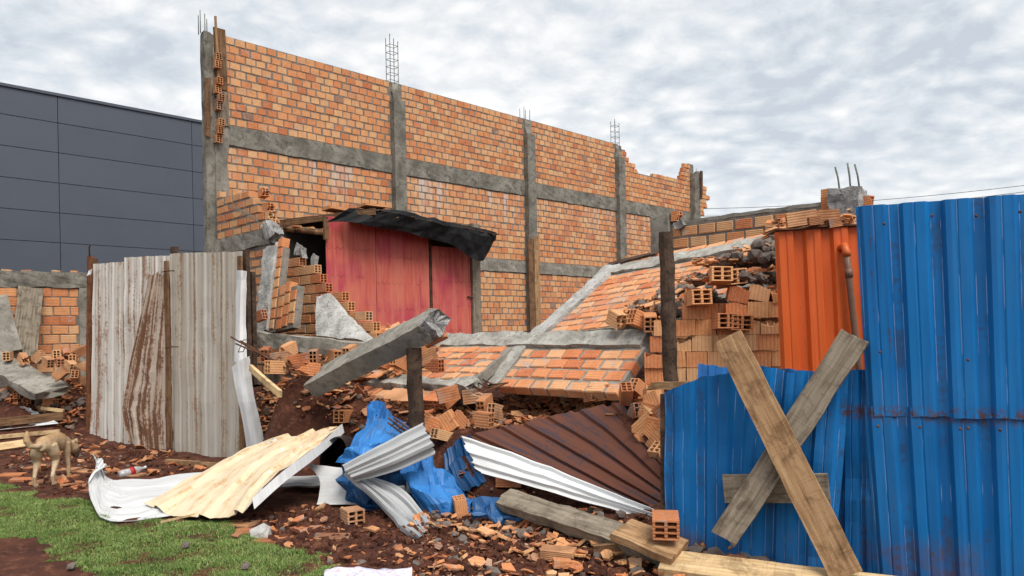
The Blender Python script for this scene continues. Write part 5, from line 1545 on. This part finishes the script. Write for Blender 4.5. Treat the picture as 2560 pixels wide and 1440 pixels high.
def pebble(r, flat=.75):
    v, f = ico()
    return [p * np.array([1 + r.uniform(-.3, .3), 1 + r.uniform(-.3, .3), flat * (1 + r.uniform(-.3, .3))]) for p in v], f
def strew(poly, n, smin, smax, kind, heap, lift=0.0, zfn=None, power=2.2, seed=1, edge=.15):
    r = random.Random(seed)
    for (x, y) in sample(poly, n, r, edge):
        s_ = smin + (smax - smin) * r.random() ** power
        z = float(tz(x, y)) if zfn is None else zfn(x, y)
        z += r.random() * lift + s_ * .12
        if kind == 'shard':
            R = Matrix.Rotation(r.uniform(0, 6.28), 4, 'Z') @ Matrix.Rotation(r.gauss(0, .38), 4, 'X') @ Matrix.Rotation(r.gauss(0, .38), 4, 'Y')
            geo = shard_geo(r)
        else:
            R = randrot(r)
            geo = pebble(r)
        heap.put(geo, Matrix.Translation((x, y, z)) @ R @ Matrix.Diagonal((s_, s_, s_, 1)), r.random() * .97)
fore = region([(1010, 1440), (1000, 1380), (1060, 1330), (1080, 1300), (1190, 1300), (1330, 1310), (1500, 1370), (1660, 1370), (1720, 1440), (1700, 1500), (1000, 1500)])
near_r = region([(1010, 1290), (1200, 1180), (1320, 1220), (1480, 1280), (1640, 1320), (1800, 1400), (1900, 1430), (1700, 1440), (1400, 1420), (1060, 1330)])
mid = region([(650, 1100), (640, 1000), (690, 945), (860, 975), (1250, 1000), (1440, 1000), (1560, 1040), (1500, 1120), (1200, 1090), (1000, 1110), (800, 1110)])
soilp = region([(580, 1290), (760, 1270), (1000, 1290), (1050, 1340), (980, 1420), (880, 1430), (700, 1360)])
leftp = region([(0, 1010), (60, 960), (215, 930), (215, 1040), (180, 1080), (120, 1040)])
dogp = region([(0, 1140), (200, 1085), (420, 1130), (600, 1180), (260, 1190), (210, 1240), (60, 1225)])
footr = region([(1640, 1400), (1690, 1345), (1760, 1345), (1900, 1390), (2000, 1430), (1900, 1445), (1700, 1430)])
HS = Heap()
for (rg, n_, sd_) in ((soilp, 900, 61), (fore, 1500, 62), (dogp, 900, 63), (mid, 1200, 64), (near_r, 500, 65), (leftp, 300, 66)):
    strew(rg, n_, .008, .05, 'stone', HS, .0, seed=sd_, power=2.6, edge=.25)
HS.build('soil_clods', 'soil', 'dark red crumbling clods of earth on the bare ground')
H1, H2 = Heap(), Heap()
strew(footr, 260, .02, .13, 'shard', H1, .05, seed=7)
strew(footr, 120, .015, .08, 'stone', H2, .04, seed=8)
strew(fore, 800, .012, .09, 'shard', H1, .012, seed=1, power=3)
strew(near_r, 650, .02, .12, 'shard', H1, .03, seed=2)
strew(mid, 1700, .025, .18, 'shard', H1, .06, seed=3, power=2.6)
strew(soilp, 260, .012, .10, 'shard', H1, 0, seed=4)
strew(leftp, 900, .04, .22, 'shard', H1, .08, seed=5)
strew(dogp, 170, .04, .20, 'shard', H1, 0, seed=6)
H1.build('brick_rubble', 'brick_dusty', 'orange brick shards scattered thickly over soil and heaps')
strew(fore, 110, .008, .04, 'stone', H2, .006, seed=11, power=3)
strew(fore, 1500, .006, .022, 'shard', H1, .004, seed=17, power=2)
strew(near_r, 900, .006, .03, 'shard', H1, .01, seed=18, power=2)
strew(near_r, 130, .012, .05, 'stone', H2, .04, seed=12)
strew(mid, 140, .015, .06, 'stone', H2, .03, seed=13)
strew(soilp, 30, .01, .04, 'stone', H2, 0, seed=14)
strew(leftp, 120, .03, .10, 'stone', H2, .06, seed=15)
strew(dogp, 60, .015, .05, 'stone', H2, 0, seed=16)
H2.build('stone_rubble', 'stone', 'grey broken concrete and stones among the brick shards')
# shards and crumbs on the fallen wall and the stack
H3, H4 = Heap(), Heap()
def strew_plane(org, U, V, N, rect, n, smin, smax, kind, heap, lift, seed):
    r = random.Random(seed)
    for _ in range(n):
        u, v = r.uniform(rect[0], rect[1]), r.uniform(rect[2], rect[3])
        s_ = smin + (smax - smin) * r.random() ** 1.8
        p = org + U * u + V * v + N * (.02 + r.random() * lift)
        R = frame((0, 0, 0), U, V, N).to_4x4() @ Matrix.Rotation(math.pi / 2, 4, 'X') if False else Matrix(((U[0], V[0], N[0], 0), (U[1], V[1], N[1], 0), (U[2], V[2], N[2], 0), (0, 0, 0, 1)))
        R = R @ Matrix.Rotation(r.uniform(0, 6.28), 4, 'Z') @ Matrix.Rotation(r.gauss(0, .4), 4, 'X')
        heap.put(shard_geo(r) if kind == 'shard' else pebble(r), Matrix.Translation(Vector(p)) @ R @ Matrix.Diagonal((s_, s_, s_, 1)), r.random() * .97)
strew_plane(Q0, U1, V3l, N3, (-2.7, -1.55, -1.0, -.2), 330, .05, .24, 'shard', H3, .16, 21)
strew_plane(Q0, U1, V3l, N3, (-2.7, -1.4, -1.05, -.4), 50, .02, .08, 'stone', H4, .05, 22)
strew_plane(Q0, U1, V3l, N3, (-3.6, -2.3, -1.5, .1), 700, .05, .26, 'shard', H3, .25, 23)
strew_plane(Q0, U1, V3l, N3, (-3.6, -2.2, -1.5, .1), 50, .03, .10, 'stone', H4, .2, 24)
strew_plane(Q2, U2, V2, N2, (1.1, 2.2, -.1, .35), 150, .04, .16, 'shard', H3, .16, 25)
strew_plane(Q2, U2, V2, N2, (1.2, 2.2, .0, .5), 60, .03, .10, 'stone', H4, .12, 26)
strew_plane(Q2, U2, V2, N2, (2.3, 3.2, .9, 1.7), 240, .05, .2, 'shard', H3, .25, 27)
strew_plane(Q2, U2, V2, N2, (2.3, 3.2, .9, 1.7), 20, .03, .08, 'stone', H4, .25, 28)
stt = V3(S0[0], S0[1], 0)
for (zz, x0, x1, n1, sd_) in ((2.02, .25, 1.45, 120, 31), (2.18, .5, 1.4, 120, 32), (2.3, .9, 1.4, 70, 33)):
    strew_plane(stt + Zu * zz - stackN * .02, stackU, -stackN, Zu, (x0, x1, 0, .28), n1, .03, .13, 'shard', H3, .07, sd_)
    strew_plane(stt + Zu * zz - stackN * .02, stackU, -stackN, Zu, (x0 + .2, x1, 0, .28), n1 // 2, .03, .09, 'stone', H4, .07, sd_ + 10)
strew_plane(P(1940, 566, 6.3), V3(1, -.1, 0), V3(0, 1, 0), Zu, (0.02, .7, 0, .2), 60, .04, .14, 'shard', H3, .06, 41)
slope = region([(640, 1060), (650, 950), (700, 900), (800, 930), (900, 985), (850, 1040), (700, 1085)])
strew(slope, 520, .04, .22, 'shard', H3, .05, seed=91, power=2.0)
strew(slope, 90, .02, .09, 'stone', H4, .03, seed=92)
H3.build('wall_rubble', 'brick', 'orange shards lying on the fallen wall panels and the brick stack')
H4.build('wall_stones', 'stone', 'grey mortar lumps lying on the fallen wall panels and the stack')
# dark heap of splinters under the fallen wall
H5 = Heap()
spill = region([(1545, 985), (1600, 965), (1655, 985), (1660, 1180), (1630, 1120), (1580, 1050)])
strew(spill, 320, .04, .2, 'shard', H5, .12, seed=71)
hole = region([(1255, 1050), (1270, 985), (1330, 975), (1500, 985), (1540, 1010), (1480, 1060), (1330, 1075)])
strew(hole, 1500, .03, .15, 'shard', H5, .10, seed=51, edge=.05)
H5.build('splinter_rubble', 'brick_dusty', 'fine brick splinters piled under the edge of the fallen wall')

# larger fragments in front are single things
LS = 'single curved orange brick shard on the rubble in front of the sheets'
fr_r = random.Random(77)
shard_meshes = []
for i in range(10):
    v, f = shard_geo(fr_r)
    v, f = v, f
    shard_meshes.append(mesh_data('shard', v, f, M['brick_dusty' if i % 5 in (0, 2) else 'brick'], {'bl': ('FLOAT_VECTOR', 'POINT', [(p[0], p[2], p[1]) for p in v]), 'rnd': ('FLOAT', 'POINT', [(i + .5) / 11] * len(v))}))
stone_meshes = []
for i in range(6):
    v, f = pebble(fr_r, .7)
    stone_meshes.append(mesh_data('stone', v, f, M['stone']))
for (x, y) in sample(fore, 85, fr_r) + sample(near_r, 60, fr_r) + sample(soilp, 10, fr_r):
    s_ = fr_r.uniform(.07, .16)
    R = Matrix.Rotation(fr_r.uniform(0, 6.28), 4, 'Z') @ Matrix.Rotation(fr_r.gauss(0, .4), 4, 'X') @ Matrix.Rotation(fr_r.gauss(0, .3), 4, 'Y')
    o = inst('brick_fragment', fr_r.choice(shard_meshes), Matrix.Translation((x, y, float(tz(x, y)) + .03 + s_ * .15)) @ R @ Matrix.Diagonal((s_, s_, s_ * 1.1, 1)))
    tag(o, LS, 'brick shard', 'brick shards in front')
for (u, v) in [(fr_r.uniform(-3.5, -1.75), fr_r.uniform(-1.2, .0)) for _ in range(75)]:
    s_ = fr_r.uniform(.18, .32)
    p = Q0 + U1 * u + V3l * v + N3 * (.05 + fr_r.random() * (.22 if u < -2.3 else .10))
    R = Matrix(((U1[0], V3l[0], N3[0], 0), (U1[1], V3l[1], N3[1], 0), (U1[2], V3l[2], N3[2], 0), (0, 0, 0, 1))) @ Matrix.Rotation(fr_r.gauss(0, .6), 4, 'Z') @ Matrix.Rotation(fr_r.gauss(0, .3), 4, 'X') @ Matrix.Rotation(fr_r.gauss(0, .25), 4, 'Y')
    o = inst('brick_fragment', fr_r.choice(shard_meshes), Matrix.Translation(Vector(p)) @ R @ Matrix.Diagonal((s_, s_, s_ * .8, 1)))
    tag(o, 'broken brick plate on the fallen wall', 'brick shard', 'brick plates on the fallen wall')
LS = 'dark grey stone lump on the rubble in front of the sheets'
for (x, y) in sample(fore, 10, fr_r) + sample(near_r, 3, fr_r):
    s_ = fr_r.uniform(.03, .065)
    o = inst('stone_lump', fr_r.choice(stone_meshes), Matrix.Translation((x, y, float(tz(x, y)) + .02)) @ Matrix.Rotation(fr_r.uniform(0, 6.28), 4, 'Z') @ Matrix.Diagonal((s_, s_, s_, 1)))
    tag(o, LS, 'stone', 'stone lumps in front')
for (px, py, nm, lab) in ((590, 1352, 'o', 'orange brick chip lying on the grass'), (655, 1345, 'w', 'white-topped mortar chunk lying on the grass'), (465, 1375, 's', 'small grey pebble on the grass below the stick'), (180, 1428, 's2', 'flat grey stone on the bare soil corner'), (615, 1430, 's3', 'white pebble on the grass near the cloth')):
    p = place(px, py)
    s_ = .10 if nm in 'ow' else .035
    me = shard_meshes[5] if nm == 'o' else stone_meshes[len(nm)]
    if nm == 'w':
        v, f = pebble(fr_r, .55)
        me = mesh_data('stone', v, f, M['concrete_pale'])
    o = inst('loose_stone' if nm != 'o' else 'brick_fragment', me, Matrix.Translation(Vector(p) + Vector((0, 0, .035))) @ Matrix.Rotation(.3, 4, 'X') @ Matrix.Diagonal((s_, s_, s_, 1)))
    tag(o, lab, 'stone' if nm != 'o' else 'brick shard')
# half-buried paving bricks at the grass edge
LS = 'half-buried flat brick in the soil along the grass edge'
for (px, py) in ((632, 1330), (682, 1352), (770, 1326), (600, 1312), (830, 1345), (60, 1200), (110, 1205), (200, 1215), (160, 1195), (30, 1188), (240, 1228), (300, 1180), (330, 1190), (170, 1175), (90, 1170), (215, 1180)):
    o = loose(place(px, py, -.004), (.27, .17, .04), 'solid', 'brick_dusty', LS, 'bricks half buried along the grass', name='paving_brick', yaw=RR.uniform(-.4, .4), tilt=RR.uniform(-.06, .06))

# ------------------------------------------------------------------ grass
gp = [tuple(G(*q)[:2]) for q in [(-500, 1180), (0, 1208), (90, 1246), (200, 1250), (245, 1262), (280, 1312), (420, 1300), (520, 1306), (580, 1312), (700, 1368), (800, 1400), (905, 1452), (960, 1600), (330, 1600), (235, 1446), (110, 1405), (75, 1352), (0, 1346), (-500, 1380)]]
cell = .035
x0, x1, y0, y1 = -6.6, max(q[0] for q in gp), min(q[1] for q in gp), max(q[1] for q in gp)
cells = []
for x in np.arange(x0, x1, cell):
    for y in np.arange(y0, y1, cell):
        ex = .16 * mnoise.noise((x * 2.2, y * 2.2, 0)) + .12 * mnoise.noise((x * 7, y * 7, 0))
        ey = .16 * mnoise.noise((x * 2.2, y * 2.2, 9)) + .12 * mnoise.noise((x * 7, y * 7, 9))
        if inpoly(x + ex, y + ey, gp):
            den = mnoise.noise((x * 3.1, y * 3.1, 4)) + .4 * mnoise.noise((x * 11, y * 11, 4))
            cells.append((x, y, den, .45 * (0.035 * mnoise.noise((x * 2.3, y * 2.3, 0)) + 0.030 * mnoise.noise((x * 6, y * 6, 3)))))
cells = np.array(cells)
wts = np.clip(1.0 + 1.6 * (cells[:, 2] + .12), .10, 1.3)
NBL = 340000
pk_ = RNG.choice(len(cells), NBL, p=wts / wts.sum())
bx_ = cells[pk_, 0] + RNG.uniform(0, cell, NBL)
by_ = cells[pk_, 1] + RNG.uniform(0, cell, NBL)
den = cells[pk_, 2]
bz_ = tz(bx_, by_) + cells[pk_, 3] - .006
hh = RNG.uniform(.010, .027, NBL) * (1 + .5 * den) * np.where(RNG.random(NBL) < .03, 1.8, 1.0)
an = RNG.uniform(0, 2 * math.pi, NBL)
ln = RNG.uniform(.3, 1.1, NBL) * hh
wd = RNG.uniform(.0014, .0026, NBL)
ca, sa = np.cos(an), np.sin(an)
gvv = np.stack([np.stack([bx_ - sa * wd, by_ + ca * wd, bz_], 1), np.stack([bx_ + sa * wd, by_ - ca * wd, bz_], 1),
                np.stack([bx_ + ca * ln * .4 + sa * wd * .7, by_ + sa * ln * .4 - ca * wd * .7, bz_ + hh * .62], 1),
                np.stack([bx_ + ca * ln * .4 - sa * wd * .7, by_ + sa * ln * .4 + ca * wd * .7, bz_ + hh * .62], 1),
                np.stack([bx_ + ca * ln, by_ + sa * ln, bz_ + hh * .95], 1)], 1).reshape(-1, 3)
grd = np.repeat(np.where(RNG.random(NBL) < .07, 1.0, np.clip(RNG.normal(.45, .25, NBL) + .25 * den, 0, .97)), 5)
c_g = V3(gvv[:, 0].mean(), gvv[:, 1].mean(), 0)
gme = bpy.data.meshes.new('grass')
gme.vertices.add(NBL * 5)
gme.vertices.foreach_set('co', (gvv - c_g).astype(np.float32).ravel())
k5 = np.arange(NBL)[:, None] * 5
gme.loops.add(NBL * 7)
gme.loops.foreach_set('vertex_index', np.concatenate([k5 + np.array([[0, 1, 2, 3]]), k5 + np.array([[3, 2, 4]])], 1).astype(np.int32).ravel())
gme.polygons.add(NBL * 2)
ls_ = np.stack([np.arange(NBL) * 7, np.arange(NBL) * 7 + 4], 1).astype(np.int32).ravel()
gme.polygons.foreach_set('loop_start', ls_)
gme.update(calc_edges=True)
a_ = gme.attributes.new('rnd', 'FLOAT', 'POINT')
a_.data.foreach_set('value', grd.astype(np.float32))
gme.materials.append(M['grass_blade'])
gro = link(bpy.data.objects.new('grass', gme))
gro.location = c_g
tag(gro, 'short green grass patch in the lower left corner', 'grass', None, 'stuff')

# ------------------------------------------------------------------ dog
def dog():
    parts = []
    def limb(pts, rads, seg=14):
        parts.append(tube_geo([V3(*p) for p in pts], rads, seg))
    # x forward, y left, z up (metres)
    limb([(-.33, 0, .475), (-.27, 0, .475), (-.16, 0, .480), (-.02, 0, .478), (.12, 0, .455), (.22, 0, .440), (.30, 0, .435)], [(.05, .06), (.088, .092), (.078, .086), (.074, .088), (.084, .112), (.080, .105), (.055, .07)], 20)
    limb([(.22, 0, .455), (.32, -.01, .43), (.40, -.03, .375), (.44, -.05, .34)], [.078, .064, .054, .052])                  # neck
    limb([(.40, -.04, .40), (.455, -.055, .335), (.49, -.065, .275), (.515, -.07, .225), (.525, -.072, .205)], [.050, .066, .048, .034, .020])   # head + muzzle
    for s_ in (-1, 1):
        parts.append(tube_geo([V3(.415, s_ * .04 - .045, .41), V3(.395, s_ * .075 - .045, .435), V3(.375, s_ * .085 - .045, .40)], [(.012, .028), (.010, .024), (.006, .008)], 8))   # ears
    # hind legs: thigh, hock, paw
    for s_, dx in ((1, -.02), (-1, .05)):
        y = .072 * s_
        limb([(-.24 + dx * .3, y * .8, .47), (-.235 + dx, y * 1.05, .36), (-.20 + dx, y * 1.15, .275), (-.27 + dx, y * 1.12, .165), (-.295 + dx, y * 1.1, .125), (-.275 + dx, y * 1.1, .05), (-.262 + dx, y * 1.1, .022)], [(.070, .055), (.064, .044), (.040, .031), (.022, .020), (.021, .018), (.017, .016), (.021, .020)])
        limb([(-.275 + dx, y * 1.1, .026), (-.235 + dx, y * 1.1, .022), (-.205 + dx, y * 1.1, .016)], [.022, .026, .014], 10)
    for s_, dx in ((1, .0), (-1, .06)):
        y = .068 * s_
        limb([(.20 + dx * .3, y * .8, .43), (.195 + dx * .6, y, .33), (.19 + dx, y, .25), (.205 + dx, y, .15), (.20 + dx, y, .055), (.205 + dx, y, .022)], [(.056, .040), (.040, .031), (.026, .024), (.021, .020), (.018, .017), (.021, .019)])
        limb([(.20 + dx, y, .026), (.235 + dx, y, .022), (.258 + dx, y, .016)], [.021, .026, .014], 10)
    # tail carried up
    limb([(-.31, 0, .49), (-.365, .035, .470), (-.42, .075, .485), (-.445, .095, .545), (-.44, .10, .61), (-.425, .098, .655)], [.030, .031, .033, .034, .028, .010])
    vs, fs = [], []
    for v, f, _ in parts:
        k = len(vs)
        vs.extend(v); fs.extend([tuple(i + k for i in q) for q in f])
    return np.array(vs), fs
dv_, df_ = dog()
dme = mesh_data('dog_body', dv_, df_, M['dog_coat'], smooth=True)
tmp = bpy.data.objects.new('tmp', dme)
COL.objects.link(tmp)
rm = tmp.modifiers.new('r', 'REMESH'); rm.mode = 'VOXEL'; rm.voxel_size = .0085; rm.use_smooth_shade = True
sm = tmp.modifiers.new('s', 'SMOOTH'); sm.factor = .5; sm.iterations = 6
dg = bpy.context.evaluated_depsgraph_get()
dog_me = bpy.data.meshes.new_from_object(tmp.evaluated_get(dg))
bpy.data.objects.remove(tmp)
co = np.zeros(len(dog_me.vertices) * 3, np.float32); dog_me.vertices.foreach_get('co', co)
a_ = dog_me.attributes.new('bl', 'FLOAT_VECTOR', 'POINT'); a_.data.foreach_set('vector', co)
dog_me.polygons.foreach_set('use_smooth', np.ones(len(dog_me.polygons), bool))
if not dog_me.materials:
    dog_me.materials.append(M['dog_coat'])
dg_o = bpy.data.objects.new('dog', dog_me)
link(dg_o)
dp = G(134, 1206, 0)
dg_o.location = (dp[0], dp[1], float(tz(dp[0], dp[1])) + .0)
dg_o.rotation_euler = (0, 0, math.radians(102))
dg_o.scale = (.98, .98, .98)
nv_ = len(dog_me.vertices)
no = np.zeros(nv_ * 3, np.float32); dog_me.vertices.foreach_get('normal', no)
cc, nn = co.reshape(-1, 3), no.reshape(-1, 3)
NF_ = 16000
pick = RNG.integers(0, nv_, NF_)
base_ = cc[pick] + RNG.normal(0, .003, (NF_, 3))
nrm = nn[pick]
lay_ = np.stack([-np.ones(NF_), RNG.normal(0, .25, NF_), -.55 * np.ones(NF_) + RNG.normal(0, .2, NF_)], 1)
lay_ -= nrm * (lay_ * nrm).sum(1, keepdims=True)
lay_ /= np.linalg.norm(lay_, axis=1, keepdims=True) + 1e-6
side_ = np.cross(nrm, lay_)
tip = base_ + (lay_ + nrm * .35) * RNG.uniform(.008, .018, (NF_, 1))
fv = np.stack([base_ - side_ * .0016 - nrm * .001, base_ + side_ * .0016 - nrm * .001, tip], 1).reshape(-1, 3)
ff = [(3 * i, 3 * i + 1, 3 * i + 2) for i in range(NF_)]
tone = np.clip(.5 + .9 * np.array([mnoise.noise((q[0] * 5, q[1] * 5, q[2] * 5)) for q in base_]) + RNG.normal(0, .16, NF_) - .35 * np.clip((base_[:, 2] - .44) / .1, 0, 1), 0, 1)
fur = bpy.data.objects.new('fur', mesh_data('fur', fv, ff, M['dog_fur'], {'rnd': ('FLOAT', 'POINT', np.repeat(tone, 3))}))
link(fur, dg_o)
fur['kind'] = 'stuff'
tag(dg_o, 'thin tan dog sniffing the ground with its tail raised', 'dog')

# ------------------------------------------------------------------ bottle, cloth, stick, wires
bo = thing('plastic_bottle', place(328, 1190), 'clear plastic bottle lying on the soil behind the white sheet', 'bottle')
bc = place(328, 1190, .05)
bdv = unit(V3(.55, .75, .12))
prof_ = [(-.14, .028), (-.135, .042), (-.09, .046), (-.03, .044), (.03, .046), (.07, .044), (.11, .028), (.135, .015), (.16, .015)]
tube('bottle_body', [bc + bdv * a for a, _ in prof_], [r_ for _, r_ in prof_], M['clear_plastic'], bo, 14)
tube('bottle_label', [bc + bdv * -.02, bc + bdv * .035], .0475, M['red_label'], bo, 14)
tube('bottle_cap', [bc + bdv * .155, bc + bdv * .18], .018, M['white_plastic'], bo, 10)
cg = []
for j in range(4):
    row = []
    for i in range(5):
        p = G(810 + i * 55, 1418 + j * 22, .02 + .05 * math.sin(i * 1.9 + j) ** 2 + (.06 if 0 < i < 4 else 0) * (1 - abs(j - 1.5) / 2))
        row.append(p)
    cg.append(row)
s = sheet('cloth', cg, M['print_cloth'], None, ribs=0, per=30, nv=22, thick=.006, crumple=.02, cfreq=6, smooth=True, seed=9)
tag(s, 'crumpled pink and white printed cloth at the picture bottom', 'cloth')
pl = 0
for (y0, y1, d) in ((500, 447, 60), (520, 462, 60), (532, 474, 60), (546, 484, 60)):
    a, b_ = P(1500, y0 + 20, d), P(2900, y1 - 30, 46)
    pts = [lerp(a, b_, t) - Zu * (.9 * 4 * t * (1 - t)) for t in np.linspace(0, 1, 24)]
    o = tube('power_line', pts, .019, M['wire'], None, 5)
    pl += 1
    tag(o, ['topmost power line in the sky above the blue fence', 'second power line from the top above the blue fence', 'third power line from the top above the blue fence', 'lowest power line just above the blue fence'][pl - 1], 'wire', 'power lines')

# ------------------------------------------------------------------ labels that tell the loose bricks apart
def proj(p):
    x, z = p[0], p[2] - CAM_H
    u, v = x * cs - z * sn, x * sn + z * cs
    return 1280 + F_PX * u / p[1], HZ - F_PX * v / p[1]
MARKS = [('the short post', 1035, 960), ('the tilted beam', 900, 890), ('the rusty rods', 680, 900), ('the plaster slab', 860, 845), ('the white flashing', 640, 930), ('the tie column', 1260, 930), ('the maroon sheet', 1400, 1040), ('the tall wooden post', 1665, 880), ('the edge of the blue panel', 1660, 1080), ('the splintered plank', 1620, 965), ('the low brick wall', 110, 870), ('the pale fence', 215, 930), ('the concrete slab edge', 90, 940), ('the framed white panel', 60, 1040), ('the dog', 130, 1200), ('the upturned white sheet', 255, 1190), ('the cream sheet', 600, 1310), ('the lone dusty brick', 800, 1335), ('the fallen wall edge', 1150, 980), ('the bright blue sheet', 980, 1040), ('the torn blue sheet', 1100, 1320), ('the blue scrap', 1260, 1320), ('the thick grey plank', 1450, 1330), ('the pinkish brick slab', 1390, 1400), ('the pale plank', 1640, 1410), ('the printed cloth', 1000, 1425), ('the silver sheet tip', 1060, 1345), ('the crossed boards', 1820, 1390), ('the leaning wall panel', 1560, 780), ('the face of the brick stack', 1815, 760), ('the top of the orange sheet', 2050, 550)]
WORDS = {'bricks spilled beside the blue panel': 'spilled brick', 'bricks on the earth bank': 'loose brick on the bank', 'bricks strewn over the fallen wall': 'strewn brick', 'bricks in the far rubble heap': 'heaped brick', 'bricks resting on the leaning panel': 'perched brick', 'bricks half buried along the grass': 'half-buried flat brick', 'brick shards in front': 'orange brick shard', 'stone lumps in front': 'grey stone lump', 'brick plates on the fallen wall': 'broken brick plate', 'bricks turned end-on in the stack': 'end-on hollow brick', 'bricks on top of the orange sheet': 'dusty brown brick'}
buckets = {}
for o in scene.objects:
    g = o.get('group')
    if g in WORDS and o.parent is None:
        px, py = proj(o.matrix_basis.translation)
        mk_ = min(MARKS, key=lambda m: (m[1] - px) ** 2 + (m[2] - py) ** 2)
        buckets.setdefault((g, mk_[0]), []).append((px, py, o))
for (g, mk_), lst in buckets.items():
    lst.sort(key=lambda t: t[0])
    for i, (px, py, o) in enumerate(lst):
        if len(lst) == 1:
            o['label'] = 'only %s near %s' % (WORDS[g], mk_)
        elif len(lst) <= 9:
            o['label'] = '%s near %s, %s from the left there' % (WORDS[g], mk_, ORD[i])
        else:
            o['label'] = '%s in the dense scatter near %s' % (WORDS[g], mk_)
